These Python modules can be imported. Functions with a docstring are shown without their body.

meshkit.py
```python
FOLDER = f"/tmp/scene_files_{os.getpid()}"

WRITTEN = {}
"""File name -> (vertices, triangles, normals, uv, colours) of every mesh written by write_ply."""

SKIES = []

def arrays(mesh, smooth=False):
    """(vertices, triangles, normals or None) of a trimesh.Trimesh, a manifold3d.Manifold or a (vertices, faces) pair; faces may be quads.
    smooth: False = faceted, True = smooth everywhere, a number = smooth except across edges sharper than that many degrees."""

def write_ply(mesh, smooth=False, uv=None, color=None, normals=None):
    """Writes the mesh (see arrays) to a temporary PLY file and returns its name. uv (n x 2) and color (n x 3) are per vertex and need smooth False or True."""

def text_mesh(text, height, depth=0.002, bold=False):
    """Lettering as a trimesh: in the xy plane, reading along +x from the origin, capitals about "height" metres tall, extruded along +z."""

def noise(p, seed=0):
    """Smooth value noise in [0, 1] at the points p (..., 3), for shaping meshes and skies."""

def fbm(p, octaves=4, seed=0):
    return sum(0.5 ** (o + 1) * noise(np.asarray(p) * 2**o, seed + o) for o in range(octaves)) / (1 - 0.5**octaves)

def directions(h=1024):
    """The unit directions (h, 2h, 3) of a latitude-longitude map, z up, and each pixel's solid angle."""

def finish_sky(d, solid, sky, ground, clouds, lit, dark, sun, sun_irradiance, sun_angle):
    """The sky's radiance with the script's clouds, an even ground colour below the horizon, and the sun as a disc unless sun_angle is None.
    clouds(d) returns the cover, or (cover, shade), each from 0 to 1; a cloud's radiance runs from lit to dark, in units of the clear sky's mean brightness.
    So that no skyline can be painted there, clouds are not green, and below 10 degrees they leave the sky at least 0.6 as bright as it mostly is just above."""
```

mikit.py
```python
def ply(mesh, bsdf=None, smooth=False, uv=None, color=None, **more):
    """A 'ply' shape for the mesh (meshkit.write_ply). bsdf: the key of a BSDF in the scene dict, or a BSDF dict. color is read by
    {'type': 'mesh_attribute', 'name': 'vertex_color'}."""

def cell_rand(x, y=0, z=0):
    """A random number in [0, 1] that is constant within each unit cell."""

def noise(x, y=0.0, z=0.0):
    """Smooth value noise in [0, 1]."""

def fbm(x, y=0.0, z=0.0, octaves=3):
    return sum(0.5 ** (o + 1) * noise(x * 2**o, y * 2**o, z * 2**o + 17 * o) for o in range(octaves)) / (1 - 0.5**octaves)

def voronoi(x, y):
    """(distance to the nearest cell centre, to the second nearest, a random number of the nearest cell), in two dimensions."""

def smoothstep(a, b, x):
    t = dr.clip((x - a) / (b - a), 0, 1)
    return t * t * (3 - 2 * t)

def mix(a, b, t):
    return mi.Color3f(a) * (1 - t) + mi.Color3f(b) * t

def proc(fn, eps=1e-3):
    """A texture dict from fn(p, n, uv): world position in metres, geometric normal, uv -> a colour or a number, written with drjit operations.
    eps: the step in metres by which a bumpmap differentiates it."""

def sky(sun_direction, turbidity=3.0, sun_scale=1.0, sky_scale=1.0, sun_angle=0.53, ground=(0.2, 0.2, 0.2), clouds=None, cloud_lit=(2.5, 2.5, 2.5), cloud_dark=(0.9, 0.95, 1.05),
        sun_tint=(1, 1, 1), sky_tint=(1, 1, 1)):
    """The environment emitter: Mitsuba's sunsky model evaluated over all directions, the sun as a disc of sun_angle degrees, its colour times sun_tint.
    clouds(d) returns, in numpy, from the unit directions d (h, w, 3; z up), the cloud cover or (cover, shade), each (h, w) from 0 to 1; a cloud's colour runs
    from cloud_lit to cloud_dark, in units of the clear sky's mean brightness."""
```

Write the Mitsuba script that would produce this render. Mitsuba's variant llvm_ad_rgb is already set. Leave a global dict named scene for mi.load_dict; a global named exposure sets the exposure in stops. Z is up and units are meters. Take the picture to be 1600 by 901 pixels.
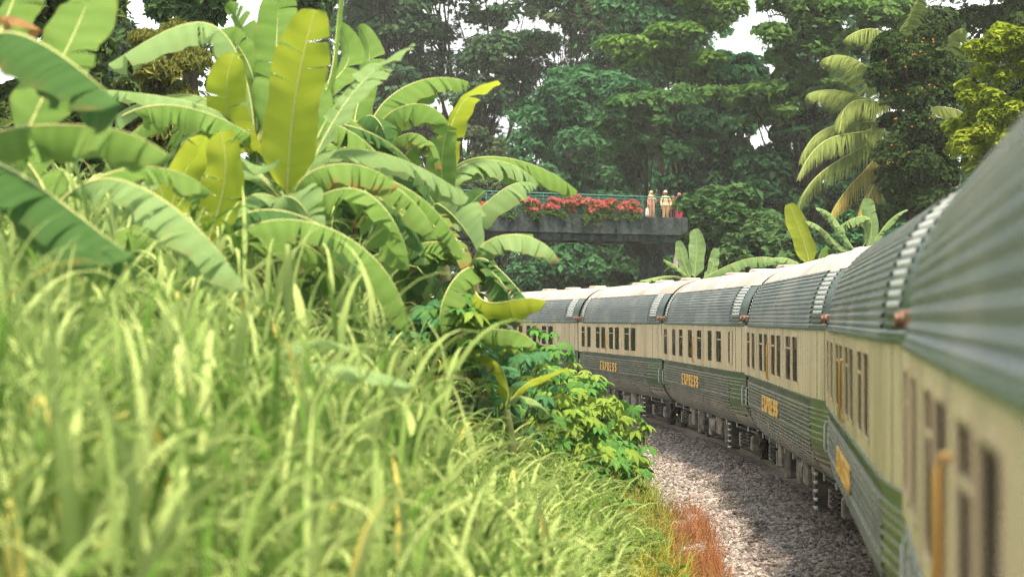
import math, random
import numpy as np, trimesh, manifold3d as m3
import mitsuba as mi, drjit as dr
import mikit, meshkit
from mikit import proc, noise, fbm, smoothstep, mix
from scipy.interpolate import CubicSpline
from shapely.geometry import Polygon, box as sbox
T = mi.ScalarTransform4f
random.seed(7); RNG = np.random.default_rng(7)
F = 4510.0; CAMZ = 2.9; HOR = 497.0
scene, labels = {}, {}

# ------------------------------------------------------------------ camera, sky, exposure
pitch = math.atan((HOR - 450.5) / F)
scene['camera'] = {'type': 'thinlens', 'fov': math.degrees(2 * math.atan(800 / F)), 'fov_axis': 'x',
    'to_world': T().look_at(origin=[0, 0, CAMZ], target=[0, 100, CAMZ + 100 * math.tan(pitch)], up=[0, 0, 1]),
    'aperture_radius': 0.020, 'focus_distance': 62.0, 'near_clip': 0.1, 'far_clip': 4000.0,
    'medium': {'type': 'ref', 'id': 'air'}}
def clouds(d):
    n = meshkit.fbm(d * 3.0 + 5, 4, 3)
    return np.full(d.shape[:2], 1.0), np.clip((n - 0.45) * 1.6, 0, 0.6)
scene['daylight'] = mikit.sky((0.16, -0.36, 1.0), turbidity=3, sun_scale=0.95, sun_angle=7, clouds=clouds,
                              cloud_lit=(2.6, 2.65, 2.7), cloud_dark=(1.3, 1.4, 1.5), sun_tint=(1, 0.97, 0.91))
exposure = 2.5
scene['air'] = {'type': 'homogeneous', 'albedo': {'type': 'rgb', 'value': [0.92, 0.96, 0.955]}, 'sigma_t': 0.00026}

# ------------------------------------------------------------------ helpers
def V(px, py, d): return np.array([(px - 800) / F * d, d, CAMZ - (py - HOR) / F * d])
def unit(v): v = np.asarray(v, float); return v / (np.linalg.norm(v) + 1e-12)
taken = {}
def numbered(key):
    n = taken.get(key, 0); taken[key] = n + 1
    return key if n == 0 else f'{key}_{n:03d}'
def put(key, shape, **lab):
    key = numbered(key); scene[key] = shape
    if lab: labels[key] = lab
    return key
def thing(name, label, cat, group=None, kind=None):
    key = numbered(name); labels[key] = {'label': label, 'category': cat}
    if group: labels[key]['group'] = group
    return key
def struct(name, shape):
    key = numbered(name); scene[key] = shape; labels[key] = {'kind': 'structure'}; return key
def rgb(*c): return {'type': 'rgb', 'value': list(c)}
VC = {'type': 'mesh_attribute', 'name': 'vertex_color'}
def bsdf(name, d): scene[name] = d
def solid(name, col, rough=0.5, metallic=0.0, clear=0.0, spec=0.5):
    d = {'type': 'principled', 'base_color': col if isinstance(col, dict) else rgb(*col), 'roughness': rough, 'metallic': metallic, 'specular': spec}
    if clear: d['clearcoat'] = clear; d['clearcoat_gloss'] = 0.9
    scene[name] = {'type': 'twosided', 'bsdf': d}
def leafmat(name, trans=0.7, rough=0.45, eta=1.3):
    scene[name] = {'type': 'principledthin', 'base_color': VC, 'roughness': rough, 'diff_trans': trans, 'eta': eta, 'spec_trans': 0.0}
def tube(pts, r, sides=6, cap=True):
    p = np.asarray(pts, float); t = np.gradient(p, axis=0); t /= np.linalg.norm(t, axis=1, keepdims=True) + 1e-12
    ref = np.where(np.abs(t[:, 2:]) < 0.9, [0, 0, 1.0], [1.0, 0, 0]); a = np.cross(t, ref); a /= np.linalg.norm(a, axis=1, keepdims=True) + 1e-12
    b = np.cross(t, a); ang = np.arange(sides) * 2 * np.pi / sides
    r = np.broadcast_to(r, (len(p),))
    v = (p[:, None] + r[:, None, None] * (np.cos(ang)[None, :, None] * a[:, None] + np.sin(ang)[None, :, None] * b[:, None])).reshape(-1, 3)
    i, j = np.meshgrid(np.arange(len(p) - 1), np.arange(sides), indexing='ij')
    q = np.stack([i * sides + j, i * sides + (j + 1) % sides, (i + 1) * sides + (j + 1) % sides, (i + 1) * sides + j], -1).reshape(-1, 4)
    f = np.vstack([q[:, [0, 1, 2]], q[:, [0, 2, 3]]])
    if cap:
        n = len(v); v = np.vstack([v, p[:1], p[-1:]])
        k = np.arange(sides); last = (len(p) - 1) * sides
        f = np.vstack([f, np.stack([(k + 1) % sides, k, k * 0 + n], 1), np.stack([last + k, last + (k + 1) % sides, k * 0 + n + 1], 1)])
    return v, f
def join(parts):
    vs, fs, cs, n = [], [], [], 0
    for p in parts:
        vs.append(np.asarray(p[0])); fs.append(np.asarray(p[1]) + n); n += len(p[0])
        if len(p) > 2: cs.append(p[2])
    out = (np.vstack(vs), np.vstack(fs))
    return out + (np.vstack(cs),) if cs else out
def boxm(x0, x1, y0, y1, z0, z1, bev=0.0):
    if bev > 0:
        c = [m3.Manifold.cube((x1 - x0 - 2 * a, y1 - y0 - 2 * b, z1 - z0 - 2 * c2), True) for a, b, c2 in ((0, bev, bev), (bev, 0, bev), (bev, bev, 0))]
        m = m3.Manifold.batch_hull(c).translate(((x0 + x1) / 2, (y0 + y1) / 2, (z0 + z1) / 2)).to_mesh()
        return np.array(m.vert_properties[:, :3], float), np.array(m.tri_verts)
    b = trimesh.creation.box(extents=(x1 - x0, y1 - y0, z1 - z0)); b.apply_translation(((x0 + x1) / 2, (y0 + y1) / 2, (z0 + z1) / 2))
    return np.array(b.vertices), np.array(b.faces)
def cyl(p0, p1, r, sides=16): return tube([p0, p1], r, sides)
def mesh(vf): return trimesh.Trimesh(vf[0], vf[1], process=False)
def ply(vfc, b, smooth=False, **k):
    if len(vfc) > 2: return mikit.ply((vfc[0], vfc[1]), b, smooth=smooth, color=np.clip(vfc[2], 0, 1), **k)
    return mikit.ply((vfc[0], vfc[1]), b, smooth=smooth, **k)
def spline(pts, n):
    p = np.asarray(pts, float); s = np.concatenate([[0], np.cumsum(np.linalg.norm(np.diff(p, axis=0), axis=1))])
    t = np.linspace(0, s[-1], n)
    return CubicSpline(s, p)(t) if len(p) > 2 else p[0] + (p[1] - p[0]) * (t / s[-1])[:, None]

# ------------------------------------------------------------------ track curve and terrain heights
RAD = 333.0; APEX = 54.8; HALF = 1.40
def side_x(y): return 4.43 - RAD + np.sqrt(np.maximum(RAD ** 2 - (np.asarray(y, float) - APEX) ** 2, 1.0))
CX, CR = 4.43 - RAD, RAD + HALF                                   # centre line of the track
def lateral(x, y): return np.hypot(x - CX, y - APEX) - CR           # metres right of the centre line
def on_track(s, off=0.0):                                           # s metres of arc from the apex
    a = s / CR; return np.array([CX + (CR + off) * math.cos(a), APEX + (CR + off) * math.sin(a)]), a
def foot(y): return 2.6 + 0.9 * np.clip((y - 8) / 28, 0, 1)           # the bank's foot, metres left of the centre line
def ground_z(x, y):
    x, y = np.asarray(x, float), np.asarray(y, float)
    l = lateral(x, y); u = np.maximum(-l - foot(y), 0); r = np.maximum(l - 2.6, 0)
    left = 2.7 * (1 - np.exp(-u / 3.0)) + 0.16 * np.maximum(u - 8, 0) * np.exp(-np.maximum(u - 8, 0) / 120)
    right = 2.6 * (1 - np.exp(-r / 5.0)) + 0.12 * np.maximum(r - 8, 0) * np.exp(-np.maximum(r - 8, 0) / 160)
    bumps = (meshkit.fbm(np.stack([x * 0.35, y * 0.35, x * 0], -1), 3, 5) - 0.5) * 0.5 * np.clip((u + r) / 2, 0, 1)
    return -0.42 + left + right + bumps

# ------------------------------------------------------------------ materials
def soilcol(p, n, uv):
    return mix((0.018, 0.032, 0.010), (0.055, 0.070, 0.024), fbm(p.x * 1.3, p.y * 1.3, p.z, 4))
bsdf('mat_soil', {'type': 'twosided', 'bsdf': {'type': 'diffuse', 'reflectance': proc(soilcol)}})
def ballastcol(p, n, uv):
    d, e, r = mikit.voronoi(p.x * 15, p.y * 15)
    return mix((0.08, 0.066, 0.058), mix((0.20, 0.17, 0.155), (0.42, 0.38, 0.35), r), smoothstep(0.02, 0.22, e - d))
bsdf('mat_ballast', {'type': 'twosided', 'bsdf': {'type': 'diffuse', 'reflectance': proc(ballastcol)}})
bsdf('mat_stone', {'type': 'twosided', 'bsdf': {'type': 'diffuse', 'reflectance': VC}})
bsdf('mat_bark', {'type': 'twosided', 'bsdf': {'type': 'diffuse', 'reflectance': proc(lambda p, n, uv: mix((0.022, 0.019, 0.015), (0.07, 0.06, 0.048), fbm(p.x * 4, p.y * 4, p.z * 1.2, 3)))}})
bsdf('mat_stem', {'type': 'twosided', 'bsdf': {'type': 'principled', 'base_color': proc(lambda p, n, uv: mix((0.10, 0.09, 0.04), (0.22, 0.27, 0.10), fbm(p.x * 6, p.y * 6, p.z * 1.0, 3))), 'roughness': 0.6}})
leafmat('mat_banana', 0.8, 0.4, 1.35)
leafmat('mat_grass', 0.65, 0.38, 1.38)
leafmat('mat_foliage', 0.5, 0.6, 1.22)
leafmat('mat_gloss_foliage', 0.45, 0.4, 1.33)
solid('mat_midrib', (0.42, 0.46, 0.16), 0.45)
def dusty(a, b, sc=1.0, lo=0.35, hi=0.75, zst=3.0):
    return proc(lambda p, n, uv: mix(a, b, smoothstep(lo, hi, fbm(p.x * sc, p.y * sc, p.z * zst * sc, 4))))
bsdf('mat_green', {'type': 'twosided', 'bsdf': {'type': 'principled', 'base_color': dusty((0.018, 0.028, 0.017), (0.060, 0.050, 0.032), 0.8), 'roughness': 0.42, 'specular': 0.45}})
bsdf('mat_dark_green', {'type': 'twosided', 'bsdf': {'type': 'principled', 'base_color': dusty((0.012, 0.045, 0.026), (0.03, 0.06, 0.036), 1.5), 'roughness': 0.3, 'clearcoat': 0.5, 'clearcoat_gloss': 0.9}})
bsdf('mat_cream', {'type': 'twosided', 'bsdf': {'type': 'principled', 'base_color': proc(lambda p, n, uv: mix(mix((0.60, 0.47, 0.29), (0.46, 0.35, 0.215), smoothstep(0.4, 0.8, fbm(p.x * 1.2, p.y * 1.2, p.z * 0.5, 3))), (0.26, 0.20, 0.13), 0.65 * smoothstep(0.56, 0.80, fbm(p.x * 9, p.y * 9, p.z * 0.8, 3)))), 'roughness': 0.38, 'clearcoat': 0.4, 'clearcoat_gloss': 0.85}})
bsdf('mat_roof', {'type': 'twosided', 'bsdf': {'type': 'principled', 'base_color': dusty((0.085, 0.115, 0.115), (0.17, 0.18, 0.165), 0.7), 'roughness': 0.36, 'specular': 0.6, 'clearcoat': 0.3, 'clearcoat_gloss': 0.8}})
bsdf('mat_roof_top', {'type': 'twosided', 'bsdf': {'type': 'principled', 'base_color': dusty((0.48, 0.39, 0.33), (0.27, 0.225, 0.195), 0.9, 0.35, 0.8, 1.0), 'roughness': 0.5}})
solid('mat_silver', (0.56, 0.58, 0.57), 0.35, 0.0, 0.3)
bsdf('mat_line', {'type': 'twosided', 'bsdf': {'type': 'principled', 'base_color': dusty((0.22, 0.23, 0.14), (0.15, 0.14, 0.09), 2.0), 'roughness': 0.4}})
solid('mat_brass', (0.74, 0.44, 0.14), 0.3, 0.9)
solid('mat_gilt', (0.98, 0.60, 0.18), 0.42, 0.35)
solid('mat_copper', (0.15, 0.08, 0.045), 0.5, 0.2)
solid('mat_black', (0.012, 0.012, 0.013), 0.6)
bsdf('mat_underframe', {'type': 'twosided', 'bsdf': {'type': 'principled', 'base_color': dusty((0.028, 0.026, 0.024), (0.12, 0.10, 0.085), 2.0, 0.4, 0.8), 'roughness': 0.65}})
bsdf('mat_dusty_box', {'type': 'twosided', 'bsdf': {'type': 'principled', 'base_color': dusty((0.10, 0.09, 0.075), (0.24, 0.20, 0.165), 2.2, 0.3, 0.8), 'roughness': 0.7}})
solid('mat_rail', (0.28, 0.22, 0.18), 0.4, 0.5)
solid('mat_step_edge', (0.40, 0.40, 0.37), 0.5)
solid('mat_inside', (0.03, 0.018, 0.011), 0.5)
solid('mat_seat', (0.05, 0.03, 0.02), 0.7)
solid('mat_curtain', (0.38, 0.32, 0.22), 0.8)
scene['mat_glass'] = {'type': 'thindielectric', 'int_ior': 1.3, 'specular_reflectance': rgb(0.30, 0.32, 0.33), 'specular_transmittance': rgb(0.45, 0.46, 0.44)}   # tinted panes
def concretecol(p, n, uv):
    streak = fbm(p.x * 1.6, p.y * 1.6, p.z * 0.25, 4)
    return mix((0.022, 0.033, 0.034), (0.085, 0.108, 0.108), smoothstep(0.3, 0.75, streak * 0.7 + 0.3 * fbm(p.x * 6, p.y * 6, p.z * 6, 2)))
bsdf('mat_concrete', {'type': 'twosided', 'bsdf': {'type': 'diffuse', 'reflectance': proc(concretecol)}})
solid('mat_railing', (0.06, 0.20, 0.16), 0.45)
solid('mat_sleeper', (0.10, 0.085, 0.07), 0.8)
bsdf('mat_vc', {'type': 'twosided', 'bsdf': {'type': 'diffuse', 'reflectance': VC}})
solid('mat_orange', (0.55, 0.19, 0.03), 0.5)
solid('mat_skin', (0.33, 0.18, 0.11), 0.55)

# ------------------------------------------------------------------ ground, track bed, rails, sleepers
def grid_mesh(xs, ys, zf):
    X, Y = np.meshgrid(xs, ys); Z = zf(X, Y); v = np.stack([X, Y, Z], -1).reshape(-1, 3)
    n, m = len(ys), len(xs); i, j = np.meshgrid(np.arange(n - 1), np.arange(m - 1), indexing='ij'); a = (i * m + j).ravel()
    return v, np.vstack([np.stack([a, a + 1, a + m + 1], 1), np.stack([a, a + m + 1, a + m], 1)])
xs = np.unique(np.concatenate([np.linspace(-900, -40, 30), np.linspace(-40, 30, 150), np.linspace(30, 900, 30)]))
ys = np.unique(np.concatenate([np.linspace(-300, -12, 14), np.linspace(-12, 160, 260), np.linspace(160, 300, 60), np.linspace(300, 1800, 30)]))
struct('ground', ply(grid_mesh(xs, ys, ground_z), 'mat_soil', True))
prof = [(-3.3, -0.43), (-2.7, -0.37), (-2.0, -0.27), (-1.3, -0.14), (0, -0.12), (1.3, -0.14), (2.0, -0.27), (2.9, -0.43)]
S = np.arange(-75, 150, 0.5); LL = np.unique(np.concatenate([np.linspace(-3.3, 2.9, 40)]))
vb = []
for s in S:
    for l in LL:
        (x, y), a = on_track(s, l); z = np.interp(l, [p[0] for p in prof], [p[1] for p in prof]); vb.append((x, y, z + 0.02))
vb = np.array(vb); vb[:, 2] += (meshkit.noise(vb * 9.0, 2) - 0.5) * 0.05
m_ = len(LL); i, j = np.meshgrid(np.arange(len(S) - 1), np.arange(m_ - 1), indexing='ij'); a_ = (i * m_ + j).ravel()
struct('track_bed', ply((vb, np.vstack([np.stack([a_, a_ + 1, a_ + m_ + 1], 1), np.stack([a_, a_ + m_ + 1, a_ + m_], 1)])), 'mat_ballast', True))
ico = trimesh.creation.icosphere(subdivisions=0)
def stones(n, srange, lrange, size, seed):
    g = np.random.default_rng(seed); s = g.uniform(*srange, n); l = g.uniform(*lrange, n)
    a = s / CR; x = CX + (CR + l) * np.cos(a); y = APEX + (CR + l) * np.sin(a)
    z = np.interp(l, [p[0] for p in prof], [p[1] for p in prof]) + 0.015 + g.uniform(0, 0.025, n)
    r = g.uniform(*size, n)
    base = np.asarray(ico.vertices); v = base[None] * (1 + g.uniform(-0.28, 0.28, (n, 12, 1))) * (g.uniform(0.6, 1.25, (n, 1, 3)) * r[:, None, None])
    an = g.uniform(0, 6.28, n); c, sn = np.cos(an), np.sin(an)
    v = np.stack([v[..., 0] * c[:, None] - v[..., 1] * sn[:, None], v[..., 0] * sn[:, None] + v[..., 1] * c[:, None], v[..., 2] * 0.8], -1) + np.stack([x, y, z], -1)[:, None]
    f = (np.asarray(ico.faces)[None] + (np.arange(n) * 12)[:, None, None]).reshape(-1, 3)
    t = g.uniform(0, 1, n) ** 1.3
    dirt = np.exp(-((l + 2.05 + 0.12 * np.sin(s * 0.7)) / 0.16) ** 2) * (meshkit.noise(np.stack([s * 0.8, l * 3, l * 0], -1), 8) > 0.3) * 0.55   # an oily strip beside the rail
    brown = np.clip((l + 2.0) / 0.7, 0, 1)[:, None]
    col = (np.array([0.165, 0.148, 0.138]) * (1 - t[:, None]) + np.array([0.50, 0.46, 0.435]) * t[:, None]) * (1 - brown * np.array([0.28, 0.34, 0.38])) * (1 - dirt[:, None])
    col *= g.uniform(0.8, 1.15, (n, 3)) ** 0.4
    return v.reshape(-1, 3), f, np.repeat(col, 12, 0)
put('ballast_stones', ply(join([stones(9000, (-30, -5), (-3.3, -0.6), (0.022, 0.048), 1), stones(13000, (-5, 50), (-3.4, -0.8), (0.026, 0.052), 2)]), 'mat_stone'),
    label='pale grey and pinkish loose ballast stones beside the train', category='ballast', kind='stuff')
for off in (-0.535, 0.535):
    pr = [(-0.035, 0), (-0.035, -0.03), (-0.012, -0.04), (-0.012, -0.11), (-0.055, -0.125), (-0.055, -0.14), (0.055, -0.14), (0.055, -0.125), (0.012, -0.11), (0.012, -0.04), (0.035, -0.03), (0.035, 0)]
    vv, k = [], len(pr)
    ss = np.arange(-75, 150, 1.5)
    for s in ss:
        for q in pr:
            (x, y), a = on_track(s, off + q[0]); vv.append((x, y, q[1]))
    i, j = np.meshgrid(np.arange(len(ss) - 1), np.arange(k), indexing='ij'); q = np.stack([i * k + j, i * k + (j + 1) % k, (i + 1) * k + (j + 1) % k, (i + 1) * k + j], -1).reshape(-1, 4)
    put('rail', ply((np.array(vv), np.vstack([q[:, :3], q[:, [0, 2, 3]]])), 'mat_rail', 30), label='long curved steel rail under the train, ' + ('on the inner side of the curve' if off < 0 else 'on the outer side of the curve'), category='rail')

# ------------------------------------------------------------------ the train
CL = 19.0; PITCH = 19.5; H2 = CL / 2
Z0, Z1, Z2 = 0.76, 1.84, 2.76                                          # skirt, bottom and top of the cream band
TAPER = 2.2
def pinch(s):                                                         # the ends of a coach draw in
    d = np.maximum(0, np.abs(s) - (H2 - TAPER)) / TAPER
    return 0.09 * d ** 1.3
def lower_prof(rib=0.012):
    out = [(HALF, Z1)]; z = Z1 - 0.10; out.append((HALF, z))
    n = 16; dz = (z - Z0) / n
    for k in range(n):
        for q, d in ((0.12, 0), (0.3, rib), (0.7, rib), (0.88, 0)): 
            zz = z - dz * (k + q); e = np.clip((1.35 - zz) / 0.6, 0, 1)
            out.append((HALF - 0.30 * e ** 2.2 + d, zz))
    out.append((HALF - 0.30, Z0)); out.append((HALF - 0.36, Z0 - 0.01))
    return out
def roof_x(a): return HALF * np.cos(a) ** 0.80, Z2 + 1.17 * np.sin(a) ** 0.92
A_TOP = 0.70                                                             # where the ribbed side of the roof meets the smooth top
NRIB = 12
def roof_side_prof(rib=0.016):
    aa = np.linspace(0.0, A_TOP, 400); xx, zz = roof_x(aa); L = np.concatenate([[0], np.cumsum(np.hypot(np.diff(xx), np.diff(zz)))])
    out = [(HALF + 0.02, Z2 - 0.0), (HALF + 0.02, Z2 + 0.05)]; n = NRIB
    l0 = 0.06; dl = (L[-1] - l0) / n
    for k in range(n):
        for q, d in ((0.14, 0), (0.30, rib), (0.62, rib), (0.78, 0)):
            a = np.interp(l0 + dl * (k + q), L, aa); x, z = roof_x(a); x2, z2 = roof_x(min(a + 0.01, 1.5)); t = unit((x2 - x, z2 - z)); out.append((x + t[1] * d, z - t[0] * d))
    return out
def roof_top_prof():
    return [(np.sign(x) * abs(x), z) for x, z in [(-roof_x(a)[0], roof_x(a)[1]) if k == 0 else (roof_x(a)[0], roof_x(a)[1]) for k in (1, 0) for a in (np.linspace(A_TOP, np.pi / 2 - 1e-3, 11) if k == 1 else np.linspace(np.pi / 2 - 1e-3, A_TOP, 11))]]
def sweep(profile, stations, sgn=-1, pin=True):
    v = []
    for s in stations:
        for x, z in profile:
            v.append((sgn * (x - (pinch(s) * np.sign(x) if pin else 0)), s, z))
    k = len(profile); n = len(stations); i, j = np.meshgrid(np.arange(n - 1), np.arange(k - 1), indexing='ij'); a = (i * k + j).ravel()
    return np.array(v, float), np.vstack([np.stack([a, a + 1, a + k + 1], 1), np.stack([a, a + k + 1, a + k], 1)])
MID = np.array([-(H2 - TAPER), H2 - TAPER]); E1 = np.linspace(H2 - TAPER, H2, 7); E0 = -E1[::-1]
ALL = np.concatenate([E0, E1])
WIN_A = [(.052, .1), (.133, .183), (.25, .302), (.322, .374), (.42, .472), (.492, .542), (.602, .656), (.674, .728)]
WIN_B = [(.042, .092), (.166, .217), (.262, .314), (.382, .436), (.495, .548), (.62, .668), (.712, .766), (.836, .872)]
def at(t): return H2 - t * PITCH - 0.25                                    # t runs from the far end (+s) to the near end
WZ0, WZ1 = 1.99, 2.64
def panel_with_windows(wins):
    s0, s1 = -(H2 - TAPER) , H2 - 0.35
    poly = sbox(s0, Z1, s1, Z2)
    for a, b in wins:
        w = sbox(at(b), WZ0, at(a), WZ1).buffer(-0.06).buffer(0.06, join_style=1, quad_segs=3); poly = poly.difference(w)
    m = trimesh.creation.extrude_polygon(poly, 0.008, engine='earcut'); v = np.array(m.vertices)
    m.vertices = np.stack([-HALF + v[:, 2] - pinch(v[:, 0]) * 0 , v[:, 0], v[:, 1]], -1); return m
def bend(v):                                                                # follow the drawn-in ends
    v = np.array(v, float); v[:, 0] += np.where(v[:, 0] < 0, 1, -1) * pinch(v[:, 1]); return v
LETTERS = []
for k, ch in enumerate('EXPRESS'):
    lm_ = meshkit.text_mesh(ch, 0.25, 0.02, True); lv = np.array(lm_.vertices); LETTERS.append((np.stack([-HALF - 0.016 - lv[:, 2], -((lv[:, 0] - lm_.bounds[:, 0].mean()) * 1.7 + (k - 3) * 0.60), lv[:, 1]], -1), np.array(lm_.faces)))
def flip(vf): return vf[0] * np.array([-1, 1, 1]), vf[1][:, ::-1]
def coach_parts(wins, handle):
    P = []                                                                  # (key, ply)
    lp = sweep(lower_prof(), np.concatenate([[-(H2 - TAPER)], [H2 - TAPER]])); P.append(('lower_panel', ply(lp, 'mat_green', 40)))
    P.append(('lower_panel', ply(flip(lp), 'mat_green', 40)))
    for E in (E0, E1):
        e = sweep(lower_prof(0.0), E); P.append(('end_panel', ply(e, 'mat_dark_green', 40))); P.append(('end_panel', ply(flip(e), 'mat_dark_green', 40)))
        pr_ = lower_prof(0.0)
        zs = [Z1 - 0.12, Z1 - 0.18, Z1 - 0.245, Z1 - 0.33, Z1 - 0.42, Z1 - 0.50, Z1 - 0.58, Z1 - 0.66, Z1 - 0.74, Z1 - 0.82]
        for z in zs:
            x = np.interp(-z, [-q[1] for q in pr_], [q[0] for q in pr_]); b = sweep([(x, z + 0.010), (x + 0.016, z + 0.008), (x + 0.016, z - 0.008), (x, z - 0.010)], E)
            P.append(('end_panel_strip', ply(b, 'mat_line' if z > Z1 - 0.55 else 'mat_green')))
    upper = panel_with_windows(wins); upper.vertices = bend(upper.subdivide_to_size(0.6).vertices) if False else upper.vertices
    P.append(('window_panel', ply((np.array(upper.vertices), np.array(upper.faces)), 'mat_cream')))
    P.append(('window_panel', ply(flip(sweep([(HALF, Z2), (HALF, Z1)], ALL)), 'mat_cream', True)))
    near = sweep([(HALF, Z2), (HALF, Z1)], E0); P.append(('door_panel', ply(near, 'mat_cream', True)))
    for s in (at(.215), at(.395) + 0.35, at(.57), at(.735)):
        P.append(('panel_joint', ply(boxm(-HALF - 0.003, -HALF + 0.004, s - 0.006, s + 0.006, Z1 + 0.02, Z2 - 0.02), 'mat_line')))
    # a door let into the drawn-in end: its edges stand proud
    for s in (-H2 + 0.55, -H2 + 1.35):
        v, f = boxm(-HALF - 0.006, -HALF + 0.02, s - 0.012, s + 0.012, Z1 + 0.02, Z2 - 0.03); P.append(('door_edge', ply((bend(v), f), 'mat_line')))
    rs = sweep(roof_side_prof(), np.array([-(H2 - TAPER), H2 - TAPER])); P.append(('roof_side', ply(rs, 'mat_roof', 40))); P.append(('roof_side', ply(flip(rs), 'mat_roof', 40)))
    rp = roof_side_prof()
    for E in (E0, E1):
        e = sweep(roof_side_prof(0.0), E); P.append(('roof_end', ply(e, 'mat_dark_green', 40))); P.append(('roof_end', ply(flip(e), 'mat_dark_green', 40)))
        for k in range(NRIB):
            q = rp[2 + 4 * k: 6 + 4 * k]; Ee = np.linspace(E[0] + (0.9 if E is E0 else 0.35), E[-1] - (0.35 if E is E0 else 0.9), 4)
            P.append(('roof_strip', ply(sweep(q, Ee), 'mat_silver' if k > 1 else 'mat_green')))
    P.append(('roof_top', ply(sweep(roof_top_prof(), ALL, 1, True), 'mat_roof_top', True)))
    for s in (-5.8, -0.8, 4.4):                                               # vents and seams of the roof
        P.append(('roof_vent', ply(boxm(-0.22, 0.22, s - 0.5, s + 0.5, Z2 + 1.14, Z2 + 1.24, 0.04), 'mat_roof_top')))
    for s in (-3.9, 1.9):
        b = sweep([(x + 0.004, z + 0.012) for x, z in [roof_x(a) for a in np.linspace(A_TOP - 0.22, 1.45, 10)]], [s - 0.025, s + 0.025]); P.append(('roof_seam', ply(b, 'mat_roof')))
    for z, h in ((Z1 - 0.13, 0.008), (Z1 - 0.185, 0.008), (Z1 - 0.24, 0.007), (Z1 - 0.50, 0.006)):
        x = HALF + 0.012
        P.append(('moulding', ply(sweep([(x - 0.004, z + h), (x + 0.012, z + h * 0.8), (x + 0.012, z - h * 0.8), (x - 0.004, z - h)], np.array([-(H2 - TAPER), H2 - TAPER])), 'mat_line')))
    P.append(('eave_moulding', ply(sweep([(HALF - 0.002, Z2 + 0.02), (HALF + 0.035, Z2 + 0.015), (HALF + 0.035, Z2 - 0.012), (HALF - 0.002, Z2 - 0.02)], ALL), 'mat_dark_green')))
    P.append(('waist_moulding', ply(sweep([(HALF - 0.002, Z1 + 0.015), (HALF + 0.022, Z1 + 0.012), (HALF + 0.022, Z1 - 0.016), (HALF - 0.002, Z1 - 0.02)], ALL), 'mat_dark_green')))
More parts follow.
